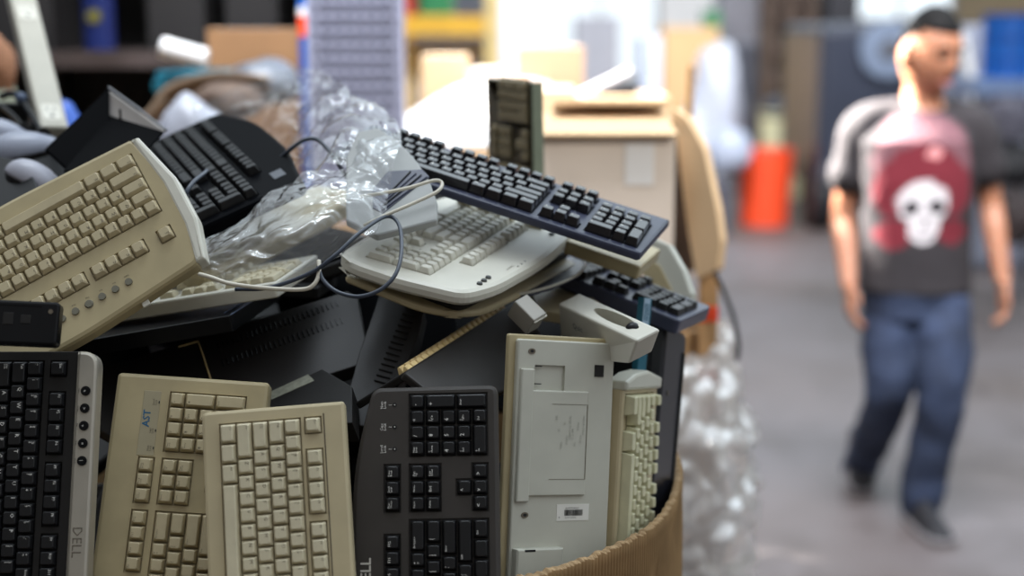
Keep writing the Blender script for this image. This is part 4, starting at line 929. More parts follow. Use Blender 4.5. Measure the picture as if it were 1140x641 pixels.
# far cabinets and cartons (x 720..870, y 0..60)
def cab(px0, py0, px1, py1, y, dy, m, label, name='storage_cabinet', cat='cabinet', z0=0, doors=2, dm=None):
    a, c = yd(y, px0, py1), yd(y, px1, py0); lo = Vector((a.x, y, a.z if z0 is None else z0)); hi = Vector((c.x, y + dy, c.z))
    t = empty(name, ((lo.x + hi.x) / 2, (lo.y + hi.y) / 2, lo.z), label, cat); s = hi - lo
    bm = bmesh.new(); bx(bm, (0, 0, s.z / 2), tuple(s), .01); obj('cabinet_body', bm, m, t)
    for k in range(doors):
        bm = bmesh.new(); w = s.x / doors * .94; bx(bm, (-s.x / 2 + s.x / doors * (k + .5), -s.y / 2 - .008, s.z / 2), (w, .014, s.z * .94), .004); dr = obj('door', bm, dm or m, t)
        bm = bmesh.new(); bx(bm, (-s.x / 2 + s.x / doors * (k + .5) + w * .38, -s.y / 2 - .022, s.z * .55), (.02, .02, .12)); obj('handle', bm, GRYD, dr)
    return t
cab(800, -10, 848, 48, 20, .8, GRYL, 'tall light grey cabinet at the far wall, left of the red column')
cab(735, -10, 795, 30, 18, .7, WHT, 'white cabinet at the far wall behind the white bags')
cb(738, 30, 800, 55, 15, .8, mat('sunny_carton', (232, 190, 140), .8, .1, 4, 0), 'light brown carton stack at the far end, above the white bags', z0=0)
cb(786, 12, 802, 30, 15.9, .4, GREENP, 'small green crate on the far carton stack', cat='crate', name='green_crate', z0=0)
tag(bxo('steel_column', (yd(19, 852, 0).x, 19, 0), (yd(19, 868, 0).x, 19.25, 4.5), mat('red_column_paint', (200, 66, 44), .5, .1, 4, 0)), 'red painted steel column at the far end of the aisle', 'column')
cab(716, 40, 736, 110, 13, .8, mat('pale_blue_grey_paint', (200, 208, 226), .5, .1, 4, 0), 'pale blue grey cabinet beyond the work table')
cab(555, -10, 612, 70, 12, .6, mat('blue_grey_paint', (196, 202, 220), .5, .1, 4, 0), 'blue grey cabinet left of the bright far window')
cab(640, 18, 690, 80, 16, .6, GRYL, 'grey cabinet silhouetted in the bright far window')
# yellow rack with coloured crates
t = empty('pallet_rack', (yd(8.6, 490, 0).x, 8.9, 0), 'yellow shelf rack with green and red crates beyond the lattice crate', 'rack')
zsh = yd(8.6, 490, 28).z; xa, xb = yd(8.6, 436, 0).x, yd(8.6, 552, 0).x
for x in (xa, xb - .05):
    for yy in (-.3, .3): bm = bmesh.new(); bx(bm, (x - t.location.x + .03, yy, 1.25), (.09, .07, 2.5)); obj('upright', bm, YELW, t)
for z in (.5, 1.1, zsh): bm = bmesh.new(); bx(bm, ((xa + xb) / 2 - t.location.x, 0, z), (xb - xa, .62, .12 if z == zsh else .08)); obj('shelf', bm, YEL, t)
bm = bmesh.new(); bx(bm, ((xa + xb) / 2 - t.location.x, .34, .85), (xb - xa, .02, 1.5)); obj('back_panel', bm, GRYL, t)
def crate(px0, px1, z0, h, y, dy, m, label):
    x0, x1 = yd(y, px0, 0).x, yd(y, px1, 0).x; t = empty('storage_crate', ((x0 + x1) / 2, y + dy / 2, z0), label, 'crate'); w = x1 - x0
    bm = bmesh.new(); plate(bm, roundpoly(rect(-w / 2, -dy / 2, w / 2, dy / 2), .02), 0, h, .006, [roundpoly(rect(-w / 2 + .01, -dy / 2 + .01, w / 2 - .01, dy / 2 - .01), .015)], h * .9); obj('crate_body', bm, m, t)
    bm = bmesh.new(); bx(bm, (0, -dy / 2 - .006, h * .9), (w * 1.03, .02, .03), .004); obj('rim', bm, m, t)
crate(466, 502, zsh + .06, .3, 8.6, .5, GREENP, 'green crate on the yellow rack'); crate(440, 463, zsh + .06, .3, 8.6, .5, REDP, 'red crate on the yellow rack, left of the green one')

# lattice crate (grey perforated plastic pallet on end) and things around it
lat = empty('lattice_pallet', yd(3.9, 395, 175), 'grey plastic lattice pallet standing on end behind the plastic bag', 'pallet')
x0, x1 = yd(3.9, 346, 0).x, yd(3.9, 444, 0).x; zt_ = 1.98; zb_ = 1.16
lat.location = ((x0 + x1) / 2, 3.9, zb_); w = x1 - x0; h = zt_ - zb_
bpy.context.view_layer.update()
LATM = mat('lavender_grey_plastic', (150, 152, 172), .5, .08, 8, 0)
bm = bmesh.new(); nx, nz_ = 8, 22
for i in range(nx + 1): bx(bm, (-w / 2 + w * i / nx, 0, h / 2), (.010, .03, h))
for j in range(nz_ + 1): bx(bm, (0, .002, h * j / nz_), (w + .01, .026, .010))
obj('lattice_panel', bm, LATM, lat)
for sx_ in (-1, 1): bm = bmesh.new(); bx(bm, (sx_ * w / 2, .02, h / 2), (.022, .09, h + .02), .003); obj('side_rail', bm, LATM, lat)
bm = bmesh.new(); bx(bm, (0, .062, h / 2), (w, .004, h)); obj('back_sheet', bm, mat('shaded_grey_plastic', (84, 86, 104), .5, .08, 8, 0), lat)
def bulk(c, s, label): return carton('cardboard_bulk_box', (c[0] - s[0] / 2, c[1] - s[1] / 2, 0), (c[0] + s[0] / 2, c[1] + s[1] / 2, s[2]), CARD, label, flaps=False, tape=False, cat='cardboard box')
bulk((-.60, 4.22, 0), (.9, .72, 1.16), 'low brown bulk box under the lattice pallet')
bulk((-1.66, 3.9, 0), (1.1, 1.0, 1.20), 'brown bulk box at left, hidden behind the mice and the power strip')
bulk((-1.0, 3.1, 0), (.85, .55, 1.22), 'brown bulk box close behind the keyboard bin at left')
# oddments heaped on those boxes
cb(234, 32, 338, 130, 4.22, .2, mat('brown_box', (150, 112, 76), .8, .15, 6, 0), 'open brown carton on the left bulk box, top left of the plastic bag', z0=1.16, flaps=False)
crate(168, 236, 1.20, .375, 3.75, .35, mat('teal_plastic', (24, 110, 132), .45, .1, 6, 0), 'teal crate left of the brown carton')
bm = bmesh.new(); p, q = yd(3.7, 180, 52), yd(3.7, 230, 66); cyl(bm, p, q, .026, 20); o = obj('cardboard_tube', bm, WHT); tag(o, 'short white tube lying above the teal crate', 'tube')
bm = bmesh.new(); tube(bm, catmull([Vector((-1.17, 3.6, 1.205)), yd(3.6, 172, 132), yd(3.6, 190, 108), yd(3.6, 215, 96), yd(3.6, 250, 90), yd(3.6, 300, 95)], 6), [(.010, .04)] * 31, 8); o = obj('bent_cardboard_strip', bm, mat('dull_cardboard', (140, 120, 100), .85, .1, 5, 0), smooth=True); tag(o, 'curled strip of light cardboard arching above the bagged keyboard', 'cardboard')
blob('grey_plastic_bag', 296, 92, 3.7, .09, .06, mat('grey_bag_film', (104, 110, 120), .3, .2, 10, .03, bscale=40), 'grey plastic bag in front of the brown carton', seed=3)
blob('white_plastic_bag', 215, 190, 3.12, .09, .155, WBAG, 'bluish white plastic bag just behind the bagged black keyboard', seed=13)
blob('brown_paper_bag', 255, 112, 3.5, .085, .045, BROWNJ, 'crumpled brown paper left of the plastic bag', 'paper', seed=17)
blob('brown_paper_bag', 0, 76, 3.2, .035, .07, mat('brown_paper', (140, 98, 70), .8, .1, 6, 0), 'brown paper bag cut off by the left edge', 'paper', seed=21)
blob('white_paper_scrap', 2, 112, 3.2, .03, .05, mat('greenish_white_paper', (170, 180, 160), .7, .1, 6, 0), 'greenish white scrap at the left edge below the brown paper', 'paper', seed=23)
blob('blue_plastic_bag', 72, 196, 2.95, .045, .15, mat('blue_film', (30, 84, 180), .35, .1, 10, 0), 'bright blue plastic bag behind the foot of the power strip', seed=25)
# blue drum with yellow badge
t = empty('blue_drum', yd(4.3, 96, 60), 'deep blue drum with a yellow round badge on the dark shelf', 'drum')
t.location = (yd(4.3, 96, 0).x, 4.42, 1.62)
bm = bmesh.new(); cyl(bm, (0, 0, 0), (0, 0, .5), .048, 24); obj('drum_body', bm, BLUED, t)
bm = bmesh.new(); cyl(bm, (0, -.047, yd(4.37, 96, 18).z - 1.62), (0, -.052, yd(4.37, 96, 18).z - 1.62), .022, 20); obj('badge', bm, mat('olive_yellow', (90, 86, 36), .5, .1, 6, 0), t)
# poster board right of the brown carton
t = empty('printed_sign', yd(4.2, 340, 40), 'orange and blue printed board beside the lattice pallet', 'sign'); t.location = (yd(4.2, 342, 0).x, 4.22, 1.16); bpy.context.view_layer.update()
zz = lambda py: yd(4.2, 340, py).z - 1.16
bm = bmesh.new(); bx(bm, (0, 0, .40), (.055, .015, .80)); obj('board', bm, BLUEP, t)
bm = bmesh.new(); bx(bm, (0, -.009, (zz(40) + zz(17)) / 2), (.056, .003, zz(17) - zz(40))); obj('orange_field', bm, ORANGE, t)
bm = bmesh.new(); bx(bm, (0, -.009, (zz(17) + zz(8)) / 2), (.056, .003, zz(8) - zz(17))); obj('white_field', bm, WHT, t)

# dark shelving at the left
t = empty('storage_rack', (-1.75, 5.16, 0), 'tall dark storage rack filling the top left background', 'rack')
for x in (-1.2, 0, 1.13):
    for yy in (-.45, .35): bm = bmesh.new(); bx(bm, (x, yy, 1.5), (.08, .08, 3.0)); obj('upright', bm, RACKD, t)
for z in (.3, .95, 1.585, 2.35, 3.0): bm = bmesh.new(); bx(bm, (-.03, -.05, z), (2.5, .9, .05)); obj('shelf', bm, mat('brown_grey_steel', (66, 56, 54), .6, .3, 5, 0), t)
for x in (-1.28, 1.20): bm = bmesh.new(); bx(bm, (x, -.05, 1.5), (.02, .9, 3.0)); obj('side_panel', bm, RACKD, t)
bm = bmesh.new(); bx(bm, (-.03, .41, 1.5), (2.5, .02, 3.0)); obj('back_panel', bm, RACKD, t)
for k, (px0, px1, hh) in enumerate(((-60, 40, .35), (150, 215, .30), (240, 300, .36), (-10, 70, .2))):
    x0, x1 = yd(4.7, px0, 0).x, yd(4.7, px1, 0).x
    lab = ('black computer tower at the far left of the dark rack', 'black box near the middle of the dark rack', 'black box at the right of the dark rack', 'low black box on the lower shelf of the dark rack')[k]
    carton('black_storage_box', (x0, 4.86, 1.611 if k < 3 else .976), (x1, 5.26, (1.611 if k < 3 else .976) + hh), RACKD, lab, flaps=False, tape=False, cat='box')

# ------------------------------------------------------------------ right hand background
def bucket(px, pyt, pyb, y, wpx, m, label, lid=None, name='plastic_bucket', cat='bucket', hand=True, taper=.86):
    b0 = yd(y, px, pyb); r = wpx / 2 / FPX * y; zt_ = yd(y, px, pyt).z; t = empty(name, (b0.x, y, 0), label, cat)
    h = zt_
    bm = bmesh.new(); cyl(bm, (0, 0, 0), (0, 0, h), r * taper, 40, r, caps=False)
    bmesh.ops.create_circle(bm, cap_ends=True, segments=40, radius=r * taper, matrix=Matrix.Translation((0, 0, .01)))
    if lid: bmesh.ops.create_circle(bm, cap_ends=True, segments=40, radius=r, matrix=Matrix.Translation((0, 0, h)))
    obj('bucket_body', bm, m, t)
    bm = bmesh.new(); tube(bm, [Vector((math.cos(k / 32 * 2 * math.pi) * r, math.sin(k / 32 * 2 * math.pi) * r, h)) for k in range(33)], r * .05, 8); obj('rim', bm, m, t)
    if lid: bm = bmesh.new(); bmesh.ops.create_uvsphere(bm, u_segments=32, v_segments=12, radius=1, matrix=Matrix.Translation((0, 0, h)) @ Matrix.Diagonal((r * 1.04, r * 1.04, r * .55, 1))); obj('lid', bm, lid, t, smooth=True)
    return t
bucket(850, 168, 246, 12.3, 62, ORANGE, 'orange plastic bin standing on the floor left of the walking person')
t = bucket(880, 124, 190, 14.5, 72, mat('cream_plastic', (236, 232, 190), .5, .08, 4, 0), 'cream barrel with a dark lid behind the orange bin', mat('dark_blue_lid', (44, 50, 66), .4, .1, 6, 0), 'plastic_barrel', 'barrel')
bm = bmesh.new(); cyl(bm, (0, 0, .28), (0, 0, .50), .285, 40, .292, caps=False); obj('yellow_band', bm, mat('lemon_label', (240, 226, 110), .5, .08, 4, 0), t)
# long grey counter across the aisle end
cab(800, 48, 905, 118, 17, 1.0, mat('slate_grey_paint', (112, 114, 128), .5, .12, 2, 0), 'long slate grey counter across the far end of the aisle', doors=4, name='counter', cat='counter')
# brown machinery and tyres
t = empty('scrap_machine', (yd(15.3, 884, 0).x, 15.3, 0), 'rusty brown machine frame on the far right side of the aisle', 'machine')
zm = yd(14, 890, -8).z; zq = yd(14, 890, 62).z
for k, x in enumerate((-.26, -.05, .17)): bm = bmesh.new(); bx(bm, (x, 0, zm / 2), (.10, .3, zm), .02); obj('upright', bm, BROWNJ, t)
for z in (zm * .55, zm * .72, zm * .9, zm): bm = bmesh.new(); bx(bm, (-.04, .05, z), (.62, .26, .11), .02); obj('crossbeam', bm, mat('dark_rust', (72, 56, 50), .7, .3, 8, 0), t)
bm = bmesh.new(); bx(bm, (-.04, .2, zm / 2), (.6, .05, zm)); obj('back_plate', bm, mat('grey_brown', (104, 92, 88), .7, .3, 4, 0), t)
cab(918, -10, 958, 105, 15, .7, mat('black_cabinet_paint', (40, 40, 48), .5, .2, 4, 0), 'black cabinet beside the bright window at the far right')
def tyre(px, py, y, r, label, face=0):
    c = yd(y, px, py); t = empty('tyre', Matrix.Translation(c) @ Matrix.Rotation(face, 4, 'Z'), label, 'tyre'); bm = bmesh.new(); n = 40
    ring = [Vector((math.cos(k / n * 2 * math.pi) * r, 0, math.sin(k / n * 2 * math.pi) * r)) for k in range(n + 1)]; tube(bm, ring, r * .28, 12); obj('tread', bm, BLK, t, smooth=True)
    bm = bmesh.new(); cyl(bm, (0, -.03, 0), (0, .03, 0), r * .6, 32); obj('rim', bm, mat('alloy', (150, 154, 168), .35, .1, 8, 0, metal=.6), t); bm = bmesh.new(); cyl(bm, (0, -.05, 0), (0, -.02, 0), r * .2, 16); obj('hub', bm, GRYD, t)
# dark vehicle with a round spare wheel
t = empty('parked_van', (yd(11, 1010, 0).x, 12.6, 0), 'dark grey vehicle rear with a pale round wheel cover behind the walking person', 'vehicle')
zt_ = yd(11, 1000, 26).z
bm = bmesh.new(); bx(bm, (.05, 0, .35 + (zt_ - .35) / 2), (1.05, 1.7, zt_ - .35), .08, None, 4); obj('vehicle_body', bm, mat('dark_vehicle_paint', (46, 50, 62), .3, .1, 4, 0), t)
c = yd(11.74, 988, 55) - t.location
bm = bmesh.new(); cyl(bm, c, c + Vector((0, -.06, 0)), .23, 40); wc = obj('wheel_cover', bm, mat('pale_blue_cover', (104, 116, 136), .4, .1, 6, 0), t)
bm = bmesh.new(); cyl(bm, c + Vector((0, -.05, 0)), c + Vector((0, -.075, 0)), .085, 30); obj('hub', bm, GRYD, wc)
for sx_ in (-.40, .48): bm = bmesh.new(); cyl(bm, (sx_ - .08, -.55, .3), (sx_ + .08, -.55, .3), .3, 28); obj('wheel', bm, BLK, t)
bm = bmesh.new(); bx(bm, (.05, -.86, .5), (1.0, .05, .12), .02); obj('bumper', bm, GRYD, t)
tyre(932, 92, 18, .28, 'upper tyre of the stack left of the dark vehicle', .4); tyre(925, 137, 17.9, .38, 'large tyre standing under the smaller one left of the dark vehicle', .5)

for px, py, y_, h in ((932, 92, 10.6, 1.0),):
    pass
cab(905, 60, 965, 170, 19.0, .5, mat('charcoal_paint', (48, 50, 60), .5, .2, 4, 0), 'charcoal cabinet behind the tyres')
# grey sheet, blue barrel, white pole, shelves at the right edge
cab(1068, 28, 1200, 170, 9.9, .5, mat('mid_grey_blue_paint', (148, 154, 172), .5, .1, 4, 0), 'grey blue cabinet behind the right shoulder of the person', doors=2)
t = empty('blue_barrel', (yd(8.4, 1142, 0).x, 8.6, 0), 'bright blue plastic barrel at the right edge', 'barrel')
zt_ = yd(8.4, 1142, 16).z; zb_ = yd(8.4, 1142, 92).z
bm = bmesh.new(); cyl(bm, (0, 0, zb_), (0, 0, zt_), .165, 36); obj('barrel_body', bm, mat('bright_blue_plastic', (20, 98, 188), .4, .06, 6, 0), t)
for f in (.02, .33, .66, .98): bm = bmesh.new(); cyl(bm, (0, 0, zb_ + (zt_ - zb_) * f - .012), (0, 0, zb_ + (zt_ - zb_) * f + .012), .172, 36); obj('barrel_ring', bm, BLUEP, t)
st = empty('steel_shelf', (yd(8.5, 1135, 0).x, 8.6, 0), 'blue grey steel shelf unit under the blue barrel', 'shelf unit')
for py in (96, 150, 215): z = yd(8.4, 1130, py).z; bm = bmesh.new(); bx(bm, (0, 0, z), (.55, .5, .05 if py > 100 else .09)); obj('shelf', bm, mat('blue_grey_steel', (120, 142, 180), .4, .1, 6, 0) if py < 100 else GRYD, st)
for sx_ in (-.25, .25):
    for yy in (-.22, .22): bm = bmesh.new(); bx(bm, (sx_, yy, yd(8.4, 1130, 96).z / 2), (.04, .04, yd(8.4, 1130, 96).z)); obj('upright', bm, GRYD, st)
bm = bmesh.new(); p, q = yd(9.86, 1070, 40), yd(9.86, 1087, 118); d_ = (q - p).normalized(); q2 = q; cyl(bm, q2, p - d_ * .03, .034, 16); tag(obj('white_pole', bm, WHT), 'slanting white pole behind the right ear side of the person', 'pole')
blob('grey_sack', 1118, 128, 8.45, .14, .16, mat('grey_sack_cloth', (108, 108, 122), .7, .2, 8, 0), 'grey sack on the upper shelf at the right edge', 'sack', seed=31)
blob('black_sack', 1128, 185, 8.4, .13, .13, BLK, 'black sack on the shelf at the right edge, below the grey one', 'sack', seed=33)
blob('dark_sack', 1132, 240, 8.2, .12, .16, mat('dark_brown_cloth', (60, 50, 50), .7, .2, 8, 0), 'dark brown sack at the right edge, lowest of three', 'sack', seed=35)
# ------------------------------------------------------------------ the walking person
PR = Vector((1.36, 4.78, 0))
person = empty('person', PR, 'person in a dark t-shirt with a red and white print, jeans, walking, looking down', 'person')
bpy.context.view_layer.update()
def J(px, py, y): return yd(y, px, py) - PR
SKIN = mat('skin', (172, 118, 90), .5, .08, 14, .01)
SKIN.node_tree.nodes['Principled BSDF'].inputs['Subsurface Weight'].default_value = .25
SKIN.node_tree.nodes['Principled BSDF'].inputs['Subsurface Radius'].default_value = (1.0, .35, .2)
SKIN.node_tree.nodes['Principled BSDF'].inputs['Subsurface Scale'].default_value = .012
def loft(bm, secs, seg=28):
    rings = []
    for c, rx, ry in secs:
        c = Vector(c); rings.append([bm.verts.new(c + Vector((math.cos(a) * rx, math.sin(a) * ry, 0))) for a in [2 * math.pi * k / seg for k in range(seg)]])
    for a, b in zip(rings, rings[1:]):
        for k in range(seg): bm.faces.new((a[k], a[(k + 1) % seg], b[(k + 1) % seg], b[k]))
    bm.faces.new(rings[0][::-1]); bm.faces.new(rings[-1])
def limb(bm, pts, rads, n=6, seg=18):
    P_ = catmull(pts, n); R = []
    for i in range(len(pts) - 1):
        for k in range(n): R.append(rads[i] + (rads[i + 1] - rads[i]) * k / n)
    R.append(rads[-1]); tube(bm, P_, R, seg)
    for p, r in ((P_[0], R[0]), (P_[-1], R[-1])): bmesh.ops.create_uvsphere(bm, u_segments=14, v_segments=10, radius=r * .99, matrix=Matrix.Translation(p))
def remeshed(name, bm, m, parent, vox, sm=4, disp=None):
    o = obj(name, bm, m, parent); md = o.modifiers.new('r', 'REMESH'); md.mode = 'VOXEL'; md.voxel_size = vox; md.use_smooth_shade = True
    s = o.modifiers.new('s', 'SMOOTH'); s.iterations = sm; s.factor = .5
    bpy.context.view_layer.update(); me = bpy.data.meshes.new_from_object(o.evaluated_get(bpy.context.evaluated_depsgraph_get()))
    old = o.data; o.modifiers.clear(); o.data = me; bpy.data.meshes.remove(old)
    if disp:
        cs = [(v.co.copy(), v.normal.copy()) for v in me.vertices]
        for v, (c, n) in zip(me.vertices, cs): v.co = c + disp(c, n)
    for p in me.polygons: p.use_smooth = True
    return o
pel = J(1018, 322, 4.80); che = J(1020, 175, 4.80); nb = J(1027, 112, 4.82); hc = J(1036, 59, 4.77)
shR, shL = J(962, 143, 4.84), J(1082, 141, 4.80)
elR, elL = J(939, 240, 4.88), J(1103, 226, 4.82)
wrR, wrL = J(945, 318, 4.74), J(1116, 312, 4.70)
hpR, hpL = J(995, 335, 4.83), J(1044, 335, 4.79)
knR, knL = J(988, 440, 4.74), J(1049, 440, 4.66)
anR, anL = J(957, 523, 5.10), J(1025, 568, 4.70)
# head frame: turned towards the picture right and down
HR = Matrix.Rotation(math.radians(26), 3, 'Z') @ Matrix.Rotation(math.radians(-14), 3, 'X')   # local face direction is -Y
HRm = Matrix.Rotation(math.radians(26), 3, 'Z') @ Matrix.Rotation(math.radians(14), 3, 'X')
def hl(x, y, z): return hc + HRm @ Vector((x, y, z))
bm = bmesh.new()
loft(bm, [(pel + Vector((0, 0, -.10)), .13, .10), (pel, .165, .115), (pel + (che - pel) * .35, .145, .10), (pel + (che - pel) * .8, .165, .11), (che + Vector((0, 0, .05)), .175, .11), (nb + Vector((0, 0, -.05)), .14, .085), (nb, .062, .062)])
limb(bm, [nb + Vector((0, 0, -.03)), (nb + hc) / 2 + Vector((0, .01, 0)), hc + Vector((0, .02, -.03))], [.070, .062, .064])
def face(co):
    x, y, z = co.x, co.y, co.z   # unit sphere
    k = Vector((x * .091, y * .112, z * .149))
    if z < 0: k.x *= 1 - .30 * z * z; k.y *= (1 - .10 * z * z)
    if y < 0:
        k.y *= .95
        k.y -= .020 * math.exp(-((x / .16) ** 2 + ((z + .12) / .22) ** 2)) + .008 * math.exp(-((x / .25) ** 2 + ((z + .70) / .18) ** 2)) + .006 * math.exp(-((x / .30) ** 2 + ((z + .48) / .10) ** 2))
        for sx_ in (-1, 1): k.y += .010 * math.exp(-(((x - sx_ * .38) / .20) ** 2 + ((z - .10) / .13) ** 2)); k.y -= .005 * math.exp(-(((x - sx_ * .36) / .26) ** 2 + ((z - .30) / .09) ** 2))
    return k
hb = bmesh.new(); bmesh.ops.create_uvsphere(hb, u_segments=64, v_segments=48, radius=1)
for v in hb.verts: v.co = hc + HRm @ face(v.co)
tm = bpy.data.meshes.new('tmp'); hb.to_mesh(tm); hb.free(); bm.from_mesh(tm); bpy.data.meshes.remove(tm)
for sx_ in (-1, 1):   # ears
    bmesh.ops.create_uvsphere(bm, u_segments=16, v_segments=10, radius=1, matrix=Matrix.Translation(hl(sx_ * .097, .012, -.008)) @ HRm.to_4x4() @ Matrix.Rotation(sx_ * .5, 4, 'Z') @ Matrix.Diagonal((.015, .030, .048, 1)))
limb(bm, [shR, (shR + elR) / 2 + Vector((-.004, 0, 0)), elR, (elR * .65 + wrR * .35), wrR], [.054, .048, .040, .041, .027])
limb(bm, [shL, (shL + elL) / 2 + Vector((.004, 0, 0)), elL, (elL * .65 + wrL * .35), wrL], [.054, .048, .040, .041, .027])
limb(bm, [hpR, knR, anR], [.080, .055, .036]); limb(bm, [hpL, knL, anL], [.080, .055, .036])
def hand(wr, el, side, kn=0):
    d = (wr - el).normalized(); d = (d + Vector((side * -.05, -.12, -.5))).normalized(); sd = Vector((0, -1, 0)); sd = (sd - d * sd.dot(d)).normalized(); nrm = d.cross(sd)
    palm = wr + d * .045
    bmesh.ops.create_cube(bm, size=1, matrix=basis(sd, nrm, d, palm + d * .005) @ Matrix.Diagonal((.074, .026, .080, 1)))
    inw = nrm if nrm.x * side < 0 else -nrm
    for k, ln in enumerate((.068, .076, .071, .056)):
        b0 = palm + d * .040 + sd * (.028 - k * .0185); j1 = b0 + d * ln * .45 + inw * .006; j2 = b0 + d * ln * .75 + inw * .018; j3 = b0 + d * ln * .88 + inw * .032
        limb(bm, [b0 - d * .01, j1, j2, j3], [.0095, .009, .0083, .0075], 3, 10)
    t0 = palm - d * .025 + sd * .030; limb(bm, [t0, t0 + sd * .022 + d * .026 + inw * .008, t0 + sd * .026 + d * .056 + inw * .016], [.013, .0105, .009], 3, 10)
hand(wrR, elR, -1); hand(wrL, elL, 1)
remeshed('body', bm, SKIN, person, .0062, 3)
# hair: a short cap
bm = bmesh.new(); bmesh.ops.create_uvsphere(bm, u_segments=48, v_segments=36, radius=1)
dl = []
for v in bm.verts:
    c = v.co.copy(); hair = (c.z > .40 - .62 * max(0, c.y) * 1.25 + (.10 if c.y < -.3 else 0)) and c.z > -.42
    k = 1.055 + .010 * noise.noise(c * 9); f = face(c); v.co = hc + HRm @ (Vector((f.x * k, f.y * k + .002, f.z * (k + .012))))
    if not hair: dl.append(v)
bmesh.ops.delete(bm, geom=dl, context='VERTS')
ho = obj('hair', bm, mat('black_hair', (12, 10, 10), .7, .3, 200, .08, spec=.2), person, smooth=True); sm = ho.modifiers.new('s', 'SOLIDIFY'); sm.thickness = .010
for sx_ in (-1, 1):
    bm = bmesh.new(); bmesh.ops.create_uvsphere(bm, u_segments=14, v_segments=10, radius=.0115, matrix=Matrix.Translation(hl(sx_ * .035, -.088, .011))); e_ = obj('eye', bm, mat('eye', (90, 70, 60), .3, .2, 60, 0), person, smooth=True)
    bm = bmesh.new(); tube(bm, catmull([hl(sx_ * .014, -.110, .036), hl(sx_ * .037, -.108, .045), hl(sx_ * .058, -.093, .037)], 5), .0042, 8); obj('eyebrow', bm, MATS['black_hair'], person, smooth=True)
bm = bmesh.new(); tube(bm, catmull([hl(-.026, -.099, -.073), hl(0, -.114, -.070), hl(.026, -.099, -.073)], 6), [(.006, .004)] * 13, 8); obj('lips', bm, mat('lips', (158, 92, 84), .5, .1, 40, 0), person, smooth=True)
# stubble / jaw shade is skin of its own colour
# shirt with print
SH = bpy.data.materials.new('printed_shirt_cloth'); SH.use_nodes = True; N = SH.node_tree.nodes; L = SH.node_tree.links; b = N['Principled BSDF']; b.inputs['Roughness'].default_value = .88
tcn = N.new('ShaderNodeTexCoord'); nn = N.new('ShaderNodeTexNoise'); nn.inputs['Scale'].default_value = 28; L.new(tcn.outputs['Object'], nn.inputs['Vector'])
ad = N.new('ShaderNodeVectorMath'); ad.operation = 'MULTIPLY_ADD'; ad.inputs[1].default_value = (.035, .035, .035); L.new(nn.outputs['Color'], ad.inputs[0]); L.new(tcn.outputs['Object'], ad.inputs[2])
sp = N.new('ShaderNodeSeparateXYZ'); L.new(ad.outputs[0], sp.inputs[0])
def M_(op, a, c, cl=False):
    n = N.new('ShaderNodeMath'); n.operation = op; n.use_clamp = cl
    for i, v in enumerate((a, c)):
        if isinstance(v, (int, float)): n.inputs[i].default_value = v
        elif v is not None: L.new(v, n.inputs[i])
    return n.outputs[0]
def ell(px, py, rx, ry, soft=8):
    c = J(px, py, 4.68); s_ = .00292 * 1.0
    a = M_('DIVIDE', M_('SUBTRACT', sp.outputs[0], c.x + .0175), rx * s_); d = M_('DIVIDE', M_('SUBTRACT', sp.outputs[2], c.z + .0175), ry * s_)
    r = M_('SQRT', M_('ADD', M_('MULTIPLY', a, a), M_('MULTIPLY', d, d)), None); return M_('MULTIPLY', M_('SUBTRACT', 1.0, r), soft, True)
front = M_('MULTIPLY', M_('SUBTRACT', .02 + (che.y), sp.outputs[1]), 60, True)
base = N.new('ShaderNodeRGB'); base.outputs[0].default_value = (*lin((44, 40, 43)), 1); cur = base.outputs[0]
def over(mask, rgb, k=1.0):
    global cur
    m_ = N.new('ShaderNodeMixRGB'); L.new(M_('MULTIPLY', M_('MULTIPLY', mask, front), k), m_.inputs[0]); L.new(cur, m_.inputs[1]); m_.inputs[2].default_value = (*lin(rgb), 1); cur = m_.outputs[0]
arch = M_('MULTIPLY', ell(1030, 178, 58, 56, 10), M_('SUBTRACT', 1.0, ell(1030, 200, 46, 44, 10)), True)
letters = N.new('ShaderNodeTexVoronoi'); letters.inputs['Scale'].default_value = 55; L.new(tcn.outputs['Object'], letters.inputs['Vector'])
over(M_('MULTIPLY', arch, M_('ADD', .55, M_('MULTIPLY', letters.outputs['Distance'], .9)), True), (138, 92, 100), .65)
rose = N.new('ShaderNodeTexVoronoi'); rose.inputs['Scale'].default_value = 26; L.new(tcn.outputs['Object'], rose.inputs['Vector'])
redm = M_('ADD', ell(1030, 196, 48, 38), M_('ADD', ell(996, 214, 24, 30), M_('ADD', ell(1064, 212, 22, 30), M_('ADD', ell(996, 262, 20, 18), ell(1062, 258, 18, 16)))), True)
over(redm, (132, 36, 48)); over(M_('MULTIPLY', redm, M_('GREATER_THAN', rose.outputs['Distance'], .022)), (92, 20, 34), .6)
over(ell(1040, 170, 9, 7), (220, 150, 150))
over(M_('ADD', ell(1028, 226, 31, 27), M_('ADD', ell(1028, 252, 19, 24), 0.0), True), (214, 208, 210))
over(ell(1014, 232, 10, 9), (34, 30, 36)); over(ell(1044, 230, 10, 9), (34, 30, 36)); over(ell(1029, 247, 4, 6), (70, 62, 66)); over(ell(1028, 262, 14, 3), (80, 70, 76), .8)
L.new(cur, b.inputs['Base Color'])
nb2 = N.new('ShaderNodeTexNoise'); nb2.inputs['Scale'].default_value = 7; nb2.inputs['Distortion'].default_value = 1.0; L.new(tcn.outputs['Object'], nb2.inputs['Vector']); bp = N.new('ShaderNodeBump'); bp.inputs['Strength'].default_value = .5; bp.inputs['Distance'].default_value = .02; L.new(nb2.outputs[0], bp.inputs['Height']); L.new(bp.outputs[0], b.inputs['Normal'])
bm = bmesh.new(); hem = J(1018, 322, 4.80)
